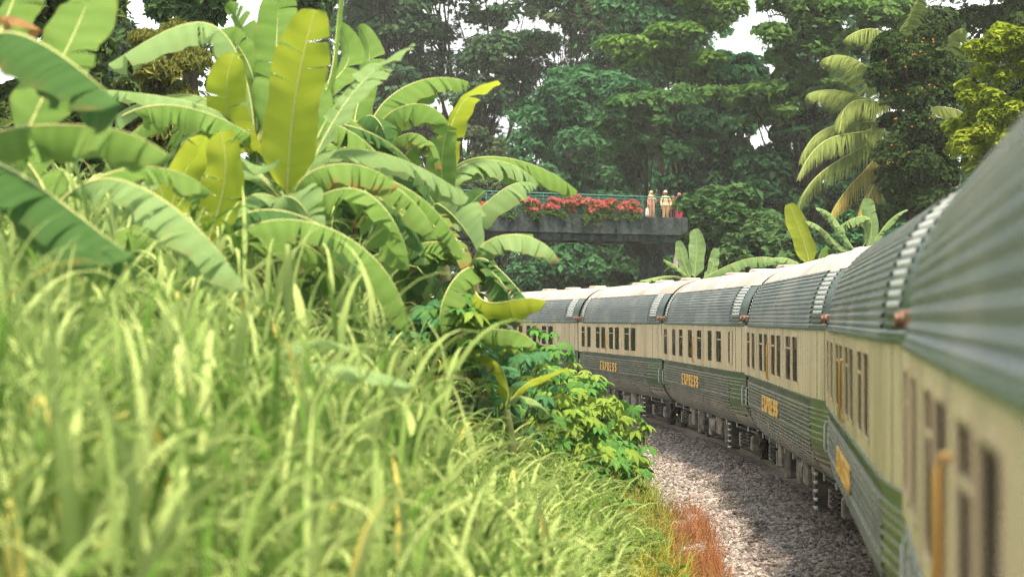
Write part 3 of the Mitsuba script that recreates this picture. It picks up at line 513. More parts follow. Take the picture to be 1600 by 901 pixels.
for lab, cr, leaves in PLANTS:
    t = thing('banana_plant', lab, 'banana plant', 'banana plants')
    c = V(*cr); gz = float(ground_z(c[0], c[1])) - 0.1
    base = np.array([c[0] + 0.08, c[1] + 0.1, min(gz, c[2] - 0.4)])
    k = np.linspace(0, 1, 9)[:, None]; st = base * (1 - k) + c * k; st[:, 0] += 0.05 * np.sin(k[:, 0] * 3)
    put(t + '__stem', ply(tube(st, np.linspace(0.13, 0.065, 9) * (0.6 if len(leaves) < 4 else 1), 10), 'mat_stem', True))
    for pts, hw, ang, fold, tint, tears, dry in leaves:
        seed += 1; P3 = [V(*p) for p in pts]; dm = np.mean([p[2] for p in pts])
        if np.linalg.norm(P3[0] - c) > 0.5: pass
        lam, rib = leaf_mesh(P3, hw / F * dm, face(ang), fold, tears, seed, tint, dry=dry)
        lf = put(t + '__leaf', ply(lam, 'mat_banana', True))
        put(lf + '__midrib', ply(rib, 'mat_midrib' if tint != 'dry' else 'mat_stem', True))
        if tint == 'dry': labels[lf] = {'label': 'brown dried torn leaf'}
    if 23 < c[1] < 40 and len(leaves) > 4:                              # leaves on the far side of the crown, and the dead skirt round the stem
        g = np.random.default_rng(seed)
        for q in range(8 if cr[0] < 640 else 5):
            az = g.uniform(-0.35, math.pi + 0.35) if cr[0] < 560 else g.uniform(0.62 * math.pi, 1.12 * math.pi); L = g.uniform(1.2, 1.9); d = np.array([math.cos(az), math.sin(az), 0]); e = g.uniform(0.2, 0.9)
            P3 = [c, c + d * 0.3 * L + [0, 0, 0.35 * L * e + 0.1], c + d * 0.7 * L + [0, 0, 0.3 * L * e], c + d * L + [0, 0, -0.5 * L * (1 - e)]]
            lam, rib = leaf_mesh(P3, g.uniform(0.18, 0.27), np.cross(d, [0, 0, 1]), 30, 6, seed * 13 + q, ('mid', 'dark', 'mid', 'pale')[q % 4]); lf = put(t + '__leaf', ply(lam, 'mat_banana', True)); put(lf + '__midrib', ply(rib, 'mat_midrib', True))
        for q in range(7):
            az = g.uniform(0, 2 * math.pi) if cr[0] < 640 else g.uniform(2, 4.5); d = np.array([math.cos(az), math.sin(az), 0]); L = g.uniform(0.8, 1.3); b = c - [0, 0, 0.1 + 0.12 * q]; tn = ('dark', 'mid', 'dark', 'dry')[q % 4]
            lam, rib = leaf_mesh([b, b + d * 0.3 + [0, 0, 0.1], b + d * 0.5 + [0, 0, -0.3 * L], b + d * 0.55 + [0, 0, -L]], g.uniform(0.15, 0.24), np.cross(d, [0, 0, 1]), 35, 7, seed * 17 + q, tn, dry=0.5); lf = put(t + '__leaf', ply(lam, 'mat_banana', True)); put(lf + '__midrib', ply(rib, 'mat_stem', True))

# ------------------------------------------------------------------ grasses
def blades(root, L, az, a0, a1, w, seg, cols, fold=0.25, tip=0.25):
    """arching blades; a0, a1: angle from upright at root and tip; returns (v, f, c)."""
    n = len(root); t = np.linspace(0, 1, seg + 1)
    ang = a0[:, None] + (a1 - a0)[:, None] * t[None] ** 2.0
    dl = (L / seg)[:, None]; hx = np.concatenate([np.zeros((n, 1)), np.cumsum(np.sin(ang[:, :-1]) * dl, 1)], 1); hz = np.concatenate([np.zeros((n, 1)), np.cumsum(np.cos(ang[:, :-1]) * dl, 1)], 1)
    ca, sa = np.cos(az), np.sin(az)
    c = root[:, None] + np.stack([hx * ca[:, None], hx * sa[:, None], hz], -1)
    S_ = np.stack([-sa, ca, np.zeros(n)], -1)[:, None]
    Nn = np.stack([-np.cos(ang) * ca[:, None], -np.cos(ang) * sa[:, None], np.sin(ang)], -1)
    pr = np.minimum(1, (t + 0.12) / 0.3) * np.clip((1.02 - t) / (1 - tip), 0, 1) ** 0.8
    ww = (w[:, None] * pr[None] / 2)[..., None]
    v = np.stack([c - S_ * ww, c - Nn * ww * fold * 2, c + S_ * ww], 2)                       # n, seg+1, 3, 3
    k = (seg + 1) * 3; i, j = np.meshgrid(np.arange(seg), np.arange(2), indexing='ij'); a = (i * 3 + j).ravel()
    f1 = np.vstack([np.stack([a, a + 1, a + 4], 1), np.stack([a, a + 4, a + 3], 1)])
    f = (f1[None] + (np.arange(n) * k)[:, None, None]).reshape(-1, 3)
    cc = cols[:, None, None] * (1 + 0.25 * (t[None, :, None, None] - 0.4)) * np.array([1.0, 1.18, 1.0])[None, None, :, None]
    return v.reshape(-1, 3), f, np.broadcast_to(cc, (n, seg + 1, 3, 3)).reshape(-1, 3)
def scatter(n, yr, ur, g, dens=None):
    y = yr[0] + (yr[1] - yr[0]) * g.uniform(0, 1, n) ** 1.0; u = g.uniform(*ur, n)
    x = CX + np.sqrt((CR - foot(y) - u) ** 2 - (y - APEX) ** 2)
    return x, y, u
def inview(x, y, m=1.0): return (x > -0.178 * y - m)
def tall_grass(n, yr, ur, hscale, seed, wr=(0.024, 0.06)):
    g = np.random.default_rng(seed); x, y, u = scatter(n, yr, ur, g)
    cl = meshkit.noise(np.stack([x * 1.1, y * 0.7, x * 0], -1), 4); keep = inview(x, y, 0.8) & (cl > 0.22); x, y, u = x[keep], y[keep], u[keep]
    n = len(x); z = ground_z(x, y); H = hscale * g.uniform(0.65, 1.15, n) * np.where(y < 20, np.clip(0.42 + u * 0.4, 0.4, 1), np.clip(0.2 + (u - 1.75) * 0.45, 0.2, 1.05))
    lean = g.uniform(0, 6.28, n); la = g.uniform(0, 0.22, n)
    roots, Ls, azs, a0, a1, w, cs = [], [], [], [], [], [], []
    for k in range(9):
        fr = 0.12 + 0.88 * k / 8; hh = H * fr * 0.72
        roots.append(np.stack([x + np.cos(lean) * hh * la, y + np.sin(lean) * hh * la, z + hh], -1))
        Ls.append(g.uniform(0.55, 1.1, n) * (0.75 if k == 8 else 1)); azs.append(lean + k * 2.6 + g.normal(0, 0.5, n))
        a0.append(g.uniform(0.1, 0.55, n) * (0.5 if k == 8 else 1)); a1.append(g.uniform(1.7, 3.1, n) * (0.6 if k == 8 else 1)); w.append(g.uniform(*wr, n))
        q = g.uniform(0, 1, (n, 1)); yl = (g.uniform(0, 1, (n, 1)) < 0.012)
        col = np.array([0.085, 0.19, 0.028]) * (1 - q) + np.array([0.46, 0.57, 0.22]) * q; col = np.where(yl, np.array([0.46, 0.42, 0.12]), col); cs.append(col); w[-1] = (wr[0] + (wr[1] - wr[0]) * g.uniform(0, 1, n) ** 1.2) * (0.6 if k == 8 else 1)
    cat = np.concatenate
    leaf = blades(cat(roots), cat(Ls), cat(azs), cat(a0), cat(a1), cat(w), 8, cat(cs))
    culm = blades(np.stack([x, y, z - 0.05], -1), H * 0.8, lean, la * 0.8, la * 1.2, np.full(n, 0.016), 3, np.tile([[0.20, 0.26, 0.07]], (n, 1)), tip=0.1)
    return join([leaf, culm])
def fine_grass(n, yr, ur, L, w, seed, c0, c1, seg=5, droop=(0.7, 2.0), clump=0.3):
    g = np.random.default_rng(seed); x, y, u = scatter(n, yr, ur, g)
    cl = meshkit.noise(np.stack([x * 1.6, y * 1.0, x * 0], -1), seed); keep = inview(x, y, 0.5) & (cl > clump); x, y, u = x[keep], y[keep], u[keep]; n = len(x)
    q = g.uniform(0, 1, (n, 1)); col = np.array(c0) * (1 - q) + np.array(c1) * q
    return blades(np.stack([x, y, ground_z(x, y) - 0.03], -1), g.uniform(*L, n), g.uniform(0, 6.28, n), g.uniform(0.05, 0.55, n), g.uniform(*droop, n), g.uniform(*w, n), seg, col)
put('tall_grass', ply(join([tall_grass(950, (8.5, 18), (0.4, 5.0), 1.85, 21, (0.030, 0.085)), tall_grass(1500, (18, 34), (0.5, 7.5), 2.45, 22, (0.034, 0.088)), tall_grass(300, (34, 48), (2.0, 6), 1.6, 23)]), 'mat_grass', True),
    label='tall broad bladed grass covering the bank beside the track', category='grass', kind='stuff')
put('low_grass', ply(join([fine_grass(12000, (15, 36), (-0.3, 2.4), (0.3, 0.85), (0.008, 0.024), 31, (0.17, 0.25, 0.03), (0.45, 0.46, 0.09), droop=(0.8, 2.9)), fine_grass(9000, (34, 70), (-0.2, 2.2), (0.35, 0.9), (0.010, 0.022), 32, (0.14, 0.22, 0.03), (0.34, 0.40, 0.08), droop=(0.8, 2.8))]), 'mat_grass', True),
    label='fine yellow green grass low on the bank', category='grass', kind='stuff')
def stalks():
    g = np.random.default_rng(55); x, y, u = scatter(45, (14, 44), (0.2, 4.5), g); n = len(x); q = g.uniform(0, 1, (n, 1))
    return blades(np.stack([x, y, ground_z(x, y)], -1), g.uniform(0.9, 2.0, n), g.uniform(0, 6.28, n), g.uniform(0.02, 0.3, n), g.uniform(0.1, 0.8, n), g.uniform(0.012, 0.026, n), 5, np.array([[0.34, 0.20, 0.11]]) * (1 - q) + np.array([[0.50, 0.36, 0.20]]) * q, tip=0.1)
put('dry_stalks', ply(stalks(), 'mat_grass', True), label='scattered dead brown stalks standing in the green grass', category='stalks', kind='stuff')
put('dry_grass', ply(fine_grass(13000, (30, 48), (-0.85, 0.75), (0.2, 0.6), (0.006, 0.013), 33, (0.22, 0.085, 0.04), (0.44, 0.22, 0.10), 4, clump=0.36), 'mat_grass', True),
    label='rusty brown dried grass at the edge of the ballast', category='grass', kind='stuff')

# ------------------------------------------------------------------ palmate shrubs on the bank
def palmate(seed, tone):
    g = np.random.default_rng(seed); parts = []
    n = 6 + seed % 2
    for k in range(n):
        a = (k - (n - 1) / 2) * 0.72 + g.normal(0, 0.08); L = 0.5 + 0.12 * math.cos(a) + g.normal(0, 0.03); t = np.array([0, 0.3, 0.65, 1.0]); w = np.array([0.03, 0.085, 0.10, 0.0])
        d = np.array([math.cos(a), math.sin(a), 0]); s = np.array([-d[1], d[0], 0]); z = -0.32 * t ** 2 + 0.06 * t
        c = d[None] * (L * t)[:, None] + np.array([0, 0, 1.0]) * z[:, None]
        v = np.stack([c - s * w[:, None] + [0, 0, 0.015], c, c + s * w[:, None] + [0, 0, 0.015]], 1).reshape(-1, 3)
        i, j = np.meshgrid(np.arange(3), np.arange(2), indexing='ij'); q = (i * 3 + j).ravel(); f = np.vstack([np.stack([q, q + 1, q + 4], 1), np.stack([q, q + 4, q + 3], 1)])
        parts.append((v, f, np.tile(np.array(tone) * g.uniform(0.85, 1.15), (len(v), 1))))
    return join(parts)
PAL = {'green': [ply(palmate(k, (0.10, 0.25, 0.06)), 'mat_gloss_foliage', True) for k in range(4)], 'lime': [ply(palmate(k, (0.22, 0.34, 0.06)), 'mat_gloss_foliage', True) for k in range(4)], 'blue': [ply(palmate(k, (0.085, 0.23, 0.10)), 'mat_gloss_foliage', True) for k in range(4)]}
SHRUBS = [((690, 570, 31), 0.75, 'blue', 85, 'blue green shrub with hand shaped leaves just below the banana clump'), ((760, 590, 33), 0.7, 'blue', 70, 'leafy shrub beside the blue green one, nearer the train'),
  ((835, 580, 43), 0.75, 'green', 80, 'shrub growing up against the coach with half hidden flank'), ((880, 640, 45), 0.75, 'green', 80, 'dark leafy shrub below the wheels of the fifth coach'),
  ((905, 615, 47), 0.55, 'lime', 46, 'lime leaved shrub whose shoot overlaps the end of the fifth coach'), ((958, 690, 46), 0.72, 'lime', 80, 'pale leaved shrub leaning farthest out over the ballast'),
  ((975, 735, 45), 0.5, 'green', 50, 'shrub with drooping hand shaped leaves at the edge of the ballast'), ((905, 720, 42), 0.75, 'green', 80, 'rounded shrub between the lime shoots and the yellow grass'),
  ((850, 670, 39), 0.6, 'lime', 55, 'yellow green shrub in the middle of the thicket'), ((800, 690, 36), 0.6, 'green', 55, 'low shrub in the thicket, half covered by tall grass'), ((925, 665, 44), 0.6, 'lime', 60, 'light green shrub between the lime shoot and the one leaning over the ballast'), ((850, 745, 37), 0.6, 'green', 60, 'shrub rising out of the yellow grass left of the rounded shrub'), ((725, 520, 30), 0.55, 'green', 50, 'highest shrub of the thicket, directly under the level lime banana leaf'), ((935, 735, 36), 0.55, 'green', 60, 'dark shrub nearest the rusty grass, below the one leaning over the ballast'), ((875, 690, 34), 0.55, 'lime', 60, 'light shrub in front of the thicket, amid yellow grass blades'), ((810, 610, 32), 0.6, 'blue', 60, 'blue green shrub right beside the young banana plant'), ((895, 790, 38), 0.45, 'lime', 44, 'small lime leaved shrub lowest on the bank beside the brown dried grass')]
for q, (pp, R, tone, n, lab) in enumerate(SHRUBS):
    g = np.random.default_rng(100 + q); c = V(*pp); gz = float(ground_z(c[0], c[1])); t = thing('leafy_shrub', lab, 'shrub', 'leafy shrubs on the bank')
    stems = []; base = np.array([c[0] - 0.15, c[1] + 0.1, gz - 0.05])
    for k in range(n):
        d = unit(g.normal(0, 1, 3) + [0, 0, 0.35]); p = c + d * R * g.uniform(0.45, 1.0) * np.array([1, 1, 0.95])
        if p[2] < gz + 0.1: p[2] = gz + 0.1 + g.uniform(0, 0.3)
        sc = g.uniform(0.24, 0.40); az = math.degrees(math.atan2(d[1], d[0])) + g.normal(0, 40)
        M = T().translate(p.tolist()).rotate([0, 0, 1], az).rotate([0, 1, 0], float(np.clip(g.normal(22, 18), -15, 70))).scale(sc)
        tn = tone if g.uniform() < 0.8 else ('lime' if tone != 'lime' else 'green')
        put(t + '__leaf', {**PAL[tn][k % 4], 'to_world': M})
        if k % 4 == 0: stems.append(tube(spline([base, base * 0.5 + (c - [0, 0, R * 0.3]) * 0.5 + g.normal(0, 0.06, 3), p], 7), np.linspace(0.018, 0.005, 7), 5))
    if c[2] - R > gz + 0.3: stems.append(tube([base, c], [0.03, 0.015], 6))
    put(t + '__stem', ply(join(stems), 'mat_stem', True))

# ------------------------------------------------------------------ trees
def foliage(lobes, n, size, c0, c1, seed, up=0.5, shell=(0.62, 1.0), aspect=0.6, droop=0.0):
    """leaf sprays in lobes (cx, cy, cz, rx, ry, rz): each a folded pair of triangles."""
    g = np.random.default_rng(seed); lb = np.array(lobes, float); area = (lb[:, 3] * lb[:, 4] + lb[:, 3] * lb[:, 5] + lb[:, 4] * lb[:, 5]); k = g.choice(len(lb), n, p=area / area.sum())
    d = g.normal(0, 1, (n, 3)); d[:, 2] = np.where(d[:, 2] < -0.5, -d[:, 2], d[:, 2]); d /= np.linalg.norm(d, axis=1, keepdims=True)
    r = g.uniform(shell[0] ** 3, shell[1] ** 3, n) ** (1 / 3); L = lb[k]
    lump = 1 + 0.34 * (meshkit.fbm((d * 2.2 + k[:, None] * 7.3), 3, seed) - 0.5) * 2
    p = L[:, :3] + d * L[:, 3:] * (r * lump)[:, None]
    hole = meshkit.noise(p / (size * 5.0), seed + 3); keep = hole > 0.24; p, d, k = p[keep], d[keep], k[keep]; n = len(p)
    nr = unit_rows(d * 0.7 + np.array([0, 0, up]) + g.normal(0, 0.45, (n, 3)))
    a = unit_rows(np.cross(nr, g.normal(0, 1, (n, 3)))); a[:, 2] -= droop; a = unit_rows(a); b = np.cross(nr, a)
    s = 1.3 * size * g.uniform(0.5, 1.3, n)[:, None]
    v = np.stack([p - a * s * 0.5, p + b * s * 0.5 * aspect + nr * s * 0.08, p + a * s * 0.5 - nr * s * 0.10, p - b * s * 0.5 * aspect + nr * s * 0.08], 1).reshape(-1, 3)
    o = (np.arange(n) * 4)[:, None]; f = np.vstack([o + [0, 1, 2], o + [0, 2, 3]])
    q = np.clip(g.uniform(0, 1, n) * 0.6 + 0.4 * g.uniform(0, 1, len(lb))[k], 0, 1)[:, None]
    col = np.array(c0) * (1 - q) + np.array(c1) * q
    return v, f, np.repeat(col * g.uniform(0.85, 1.15, (n, 1)), 4, 0)
def unit_rows(v): return v / (np.linalg.norm(v, axis=1, keepdims=True) + 1e-9)
def lobes_in(px0, px1, py0, py1, d, n, rpx, seed, flat=1.0, depth=1.0, ell=True):
    """n lobes spread through the crown that reaches from px0 to px1 and py0 to py1 at distance d."""
    g = np.random.default_rng(seed); out = []; k = d / F; cx, cy = (px0 + px1) / 2, (py0 + py1) / 2; W, H = (px1 - px0) / 2, (py1 - py0) / 2
    while len(out) < n:
        u, v = g.uniform(-1, 1, 2)
        if ell and u * u + v * v > 1: continue
        r = rpx * g.uniform(0.7, 1.25) * k; c = V(cx + u * (W - rpx * 0.7), cy + v * (H - rpx * flat * 0.7), d)
        dd = g.uniform(-1, 1) * depth * W * k * math.sqrt(max(0.05, 1 - (u * u + v * v) * 0.5)); out.append((c[0] + dd * c[0] / d, c[1] + dd, c[2], r, r, r * flat))
    return out
def tree(name, label, cat, lobes, n, size, c0, c1, seed, trunk=None, group=None, mat='mat_foliage', limbs=10, tr=0.35, **kw):
    t = thing(name, label, cat, group)
    put(t + '__crown', ply(foliage(lobes, n, size, c0, c1, seed, **kw), mat))
    g = np.random.default_rng(seed); lb = np.array(lobes); c = lb[:, :3].mean(0)
    x, y = (c[0], c[1]) if trunk is None else trunk
    z = float(ground_z(x, y)) - 0.3; top = np.array([c[0], c[1], max(c[2] - 0.5 * np.ptp(lb[:, 2]) * 0.5, z + 1.0)]); base = np.array([x, y, z]); fork = base * 0.45 + top * 0.55
    put(t + '__trunk', ply(tube(spline([base, base * 0.6 + fork * 0.4 + [tr * 0.4, 0, 0], fork, top], 12), np.linspace(tr, tr * 0.45, 12), 10), 'mat_bark', True))
    lm = [] if limbs == 0 else [tube(spline([fork, fork * 0.5 + top * 0.5 + [0.2, 0, 0], top + [0.4, 0, 0]], 6), np.linspace(tr * 0.3, tr * 0.1, 6), 6)]
    for k in g.choice(len(lb), min(limbs, len(lb)), replace=False):
        a = base + (fork - base) * g.uniform(0.7, 1.0); e = lb[k, :3] - [0, 0, lb[k, 5] * 0.3]
        midp = a * 0.5 + e * 0.5 + g.normal(0, 0.06 * np.linalg.norm(e - a), 3); lm.append(tube(spline([a, midp, e], 8), np.linspace(tr * 0.42, tr * 0.08, 8), 6))
        for _ in range(2):
            e2 = e + g.normal(0, 1, 3) * lb[k, 3:] * 0.7; lm.append(tube(spline([midp, (midp + e2) / 2 + g.normal(0, 0.04 * np.linalg.norm(e2 - midp), 3), e2], 6), np.linspace(tr * 0.2, tr * 0.04, 6), 5))
    if lm: put(t + '__limbs', ply(join(lm), 'mat_bark', True))
    return t
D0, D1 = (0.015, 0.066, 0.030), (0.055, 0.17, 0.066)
G0, G1 = (0.032, 0.115, 0.052), (0.10, 0.25, 0.105)
L0, L1 = (0.060, 0.16, 0.030), (0.17, 0.30, 0.065)
BG = 'trees beyond the railway'
def plates(rows, d, seed):
    """flat sprays: (px, py, half width px, half height px)."""
    g = np.random.default_rng(seed); out = []
    for px, py, w, h in rows:
        for k in range(8):
            c = V(px + g.uniform(-0.8, 0.8) * w, py + g.uniform(-1.0, 1.0) * h, d + g.uniform(-1, 1) * w / F * d); r = w * g.uniform(0.28, 0.5) / F * d; out.append((*c, r, r, h * g.uniform(0.7, 1.5) / F * d))
    return out
# far, hazy spreading tree
rt = lobes_in(470, 910, -170, 235, 225, 80, 46, 1, 0.55, 0.8) + plates([(560, 190, 70, 14), (640, 230, 60, 12), (700, 200, 50, 10), (760, 170, 50, 12), (800, 120, 40, 10)], 225, 1)
tree('spreading_tree', 'great hazy spreading tree whose dark branches show against the white sky above the bananas', 'tree', rt, 46000, 0.45, (0.035, 0.095, 0.050), (0.10, 0.19, 0.085), 41, trunk=(V(752, 300, 225)[0], 225), group=BG, limbs=26, tr=0.5, up=0.9, shell=(0.3, 1.0))
rt2 = plates([(880, -20, 60, 14), (930, 10, 50, 12), (900, 35, 40, 10), (860, 25, 36, 9), (950, 40, 36, 10)], 215, 2)
tree('spreading_tree', 'thin topped tree with bare fanning branches above the rounded dense tree', 'tree', rt2, 2600, 0.5, (0.05, 0.10, 0.045), (0.12, 0.17, 0.075), 42, trunk=(V(872, 200, 215)[0], 215), group=BG, limbs=9, tr=0.22, up=0.9)
tree('dense_tree', 'broad rounded tree with small dark leaves rising straight above the bridge', 'tree', lobes_in(785, 1035, 70, 480, 178, 90, 34, 3, 0.75), 42000, 0.36, G0, G1, 43, group=BG, limbs=0)
tree('dense_tree', 'hazy tree behind the banana leaf tips at the near end of the bridge', 'tree', lobes_in(690, 830, 190, 480, 190, 26, 36, 4, 0.85), 15000, 0.36, (0.05, 0.09, 0.04), (0.10, 0.15, 0.065), 44, group=BG, limbs=0)
tree('dense_tree', 'tree with tufted top above and behind the rounded tree, touching the upper edge', 'tree', lobes_in(930, 1120, -70, 150, 195, 26, 38, 5, 0.7), 15000, 0.40, D0, G1, 45, group=BG, limbs=0)
tree('layered_tree', 'tree with flat yellowish sprays of leaves beside the gap of white sky', 'tree', plates([(1030, 62, 80, 12), (1090, 40, 60, 12), (1000, 90, 50, 9), (1070, 95, 60, 9), (1110, 0, 60, 16), (1060, 118, 50, 9)], 168, 6), 15000, 0.34, L0, L1, 46, group=BG, limbs=8, tr=0.2, up=1.1)
tree('layered_tree', 'lower tree with pale drooping tiers of leaves right of the rounded tree', 'tree', plates([(1000, 165, 60, 12), (980, 195, 50, 10), (1040, 150, 60, 12), (1010, 225, 45, 11), (1060, 190, 50, 12), (985, 240, 40, 10)], 164, 7), 13000, 0.36, (0.045, 0.13, 0.04), (0.12, 0.25, 0.075), 47, group=BG, limbs=4, tr=0.2, up=0.9)
tree('layered_tree', 'tall tree with bright flat tiers right of the gap of white sky', 'tree', plates([(1300, 20, 100, 16), (1240, 5, 60, 14), (1370, 30, 80, 16), (1260, 60, 70, 13), (1330, 70, 80, 14), (1400, 60, 60, 14), (1240, 100, 50, 11), (1230, 140, 90, 16), (1160, 152, 70, 14), (1190, 175, 70, 14), (1290, 130, 70, 12), (1300, 160, 50, 10), (1330, -30, 120, 20), (1215, 165, 50, 9)], 150, 8), 30000, 0.34, (0.055, 0.14, 0.035), (0.15, 0.27, 0.07), 48, group=BG, limbs=10, tr=0.25, up=1.1, trunk=(V(1262, 300, 150)[0], 150))
tree('dark_tree', 'dark tree with knotted branches just below the gap of white sky', 'tree', lobes_in(1075, 1205, 70, 210, 172, 18, 28, 9, 0.7), 8500, 0.36, D0, D1, 49, group=BG, limbs=10, tr=0.25)
tree('dark_tree', 'deep green tree behind the people on the bridge', 'tree', lobes_in(1020, 1200, 150, 450, 162, 60, 30, 10, 0.7), 24000, 0.38, D0, (0.05, 0.12, 0.045), 50, group=BG, limbs=0)
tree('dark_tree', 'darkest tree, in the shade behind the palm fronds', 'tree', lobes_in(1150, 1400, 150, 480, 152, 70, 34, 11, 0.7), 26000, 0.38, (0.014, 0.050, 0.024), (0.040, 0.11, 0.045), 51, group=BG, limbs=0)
tree('dark_tree', 'tall dark tree in the upper corner behind the yellow green tree', 'tree', lobes_in(1400, 1680, -120, 200, 120, 30, 50, 12, 0.7), 20000, 0.30, (0.03, 0.06, 0.02), (0.07, 0.12, 0.035), 52, group=BG, limbs=0)
tree('bushy_tree', 'low bushy tree in the shade below the bridge', 'tree', lobes_in(800, 960, 365, 500, 158, 20, 34, 13, 0.8), 12000, 0.34, D0, G1, 53, group=BG, limbs=0)
tree('bushy_tree', 'second low tree below the bridge, nearer its pier', 'tree', lobes_in(910, 1050, 365, 500, 160, 20, 34, 14, 0.8), 11000, 0.34, D0, (0.06, 0.13, 0.05), 54, group=BG, limbs=0)
tree('bushy_tree', 'bright topped bush with large leaves right of the people on the bridge', 'tree', lobes_in(1050, 1245, 280, 430, 118, 34, 28, 15, 0.75), 8500, 0.40, (0.035, 0.10, 0.035), (0.10, 0.20, 0.07), 55, group=BG, limbs=8, mat='mat_gloss_foliage', up=0.8)
tree('bushy_tree', 'low bush showing over the pale roof of the train', 'tree', lobes_in(1120, 1270, 350, 460, 112, 20, 30, 16, 0.75), 6500, 0.34, (0.04, 0.10, 0.035), (0.10, 0.19, 0.07), 56, group=BG, limbs=6, mat='mat_gloss_foliage', up=0.8)
tree('bushy_tree', 'dark bush between the palm fronds and the train roof', 'tree', lobes_in(1290, 1480, 300, 470, 104, 24, 36, 17, 0.8), 11000, 0.26, D0, G1, 57, group=BG, limbs=0)
ot = tree('fruit_tree', 'dark dense tree dotted with orange fruits in front of the palm', 'tree', lobes_in(1362, 1500, 45, 370, 94, 60, 26, 18, 0.9, 0.5, False), 46000, 0.15, (0.022, 0.055, 0.018), (0.07, 0.12, 0.035), 58, group=BG, limbs=0)
g = np.random.default_rng(5)
fr_ = trimesh.creation.icosphere(subdivisions=1, radius=0.03)
for k in range(22):
    p = V(g.uniform(1380, 1470), g.uniform(60, 150) if k < 16 else g.uniform(150, 260), 94 - 1.45); put(ot + '__fruit', ply((np.array(fr_.vertices) + p, np.array(fr_.faces)), 'mat_orange', True))
tree('yellow_tree', 'yellow green tree catching the light in the upper corner above the train roof', 'tree', lobes_in(1475, 1700, 30, 320, 76, 120, 20, 19, 0.75), 52000, 0.13, (0.11, 0.20, 0.015), (0.36, 0.43, 0.04), 59, group=BG, limbs=0, tr=0.2, up=0.9, shell=(0.4, 1.0))
tree('flowering_tree', 'yellowish tree with drooping tufts behind the banana leaves', 'tree', lobes_in(150, 350, 25, 330, 52, 40, 30, 20, 0.6), 16000, 0.16, (0.10, 0.14, 0.03), (0.27, 0.28, 0.07), 60, group=BG, limbs=6, droop=0.9, aspect=0.4, up=0.6)
tree('dark_tree', 'dark tree cut by the upper edge behind the yellowish tufted tree', 'tree', lobes_in(215, 365, -120, 60, 75, 22, 30, 21, 0.8), 8500, 0.22, (0.03, 0.075, 0.025), (0.07, 0.15, 0.045), 61, group=BG, limbs=0)
tree('dense_tree', 'leafy tree in the far upper corner behind the dark banana plant', 'tree', lobes_in(-120, 220, -60, 360, 50, 70, 36, 22, 0.8, 0.5, False), 30000, 0.2, (0.05, 0.10, 0.03), (0.12, 0.18, 0.05), 62, group=BG, limbs=0)
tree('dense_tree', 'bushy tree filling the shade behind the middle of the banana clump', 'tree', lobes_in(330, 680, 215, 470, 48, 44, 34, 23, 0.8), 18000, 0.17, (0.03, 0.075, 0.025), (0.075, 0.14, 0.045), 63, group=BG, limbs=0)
tree('dark_tree', 'dark tree whose foliage peeps between the tall banana leaves', 'tree', lobes_in(420, 520, -70, 60, 110, 16, 26, 24, 0.8), 5500, 0.28, (0.03, 0.075, 0.025), (0.07, 0.14, 0.045), 64, group=BG, limbs=0)
put('distant_forest', ply(join([foliage(lobes_in(-300, 1900, 200, 520, 262, 120, 70, 25, 0.7, 0.05, False), 40000, 0.7, G0, G1, 65), foliage(lobes_in(840, 1130, -150, 480, 225, 60, 60, 26, 0.7, 0.05, False), 22000, 0.6, G0, G1, 66), foliage(lobes_in(-400, 345, -120, 330, 130, 90, 60, 28, 0.7, 0.05, False), 26000, 0.4, (0.04, 0.10, 0.035), (0.12, 0.22, 0.07), 68), foliage(lobes_in(440, 700, -200, 420, 250, 60, 60, 29, 0.7, 0.05, False), 16000, 0.55, G0, G1, 69), foliage(lobes_in(1210, 1900, -200, 520, 215, 120, 60, 27, 0.7, 0.05, False), 44000, 0.6, D0, G1, 67)]), 'mat_foliage'), label='hazy forest closing the view behind the trees', category='forest', kind='stuff')

g = np.random.default_rng(56); x, y, u = scatter(420, (13, 46), (-0.1, 3.2), g); kp = inview(x, y) & (meshkit.noise(np.stack([x * 0.9, y * 0.6, x * 0], -1), 9) > 0.42); x, y = x[kp], y[kp]
wl = [(a, b, c + 0.22, *(g.uniform(0.18, 0.42) * np.array([1, 1, 0.8]))) for a, b, c in zip(x, y, ground_z(x, y))]
put('broadleaf_weeds', ply(foliage(wl, 12000, 0.085, (0.06, 0.17, 0.045), (0.14, 0.30, 0.09), 67, up=0.9, shell=(0.3, 1.0), aspect=0.7), 'mat_gloss_foliage'), label='small broad leaved weeds growing between the grasses of the bank', category='weeds', kind='stuff')
# ------------------------------------------------------------------ coconut palm
pc = V(1404, 168, 98); t = thing('coconut_palm', 'coconut palm with yellowing arched fronds beside the orange laden tree', 'palm tree', BG)
base = np.array([pc[0] + 0.6, pc[1], float(ground_z(pc[0], pc[1])) - 0.2]); put(t + '__trunk', ply(tube(spline([base, (base + pc) / 2 + [0.4, 0, 0], pc], 14), np.linspace(0.19, 0.12, 14), 10), 'mat_bark', True))
FR = [[(1370, 160), (1318, 143), (1264, 147)], [(1376, 160), (1336, 158), (1314, 200)], [(1368, 190), (1310, 195), (1252, 250)], [(1368, 200), (1310, 212), (1249, 275)], [(1362, 220), (1296, 260), (1249, 322)], [(1378, 235), (1338, 280), (1298, 338)], [(1372, 120), (1330, 90), (1288, 92)], [(1398, 70), (1368, 46), (1324, 58)], [(1412, 100), (1420, 40), (1440, -6)], [(1440, 110), (1480, 60), (1504, 44)], [(1440, 170), (1490, 170), (1530, 220)], [(1390, 230), (1365, 290), (1345, 345)]]
g = np.random.default_rng(9)
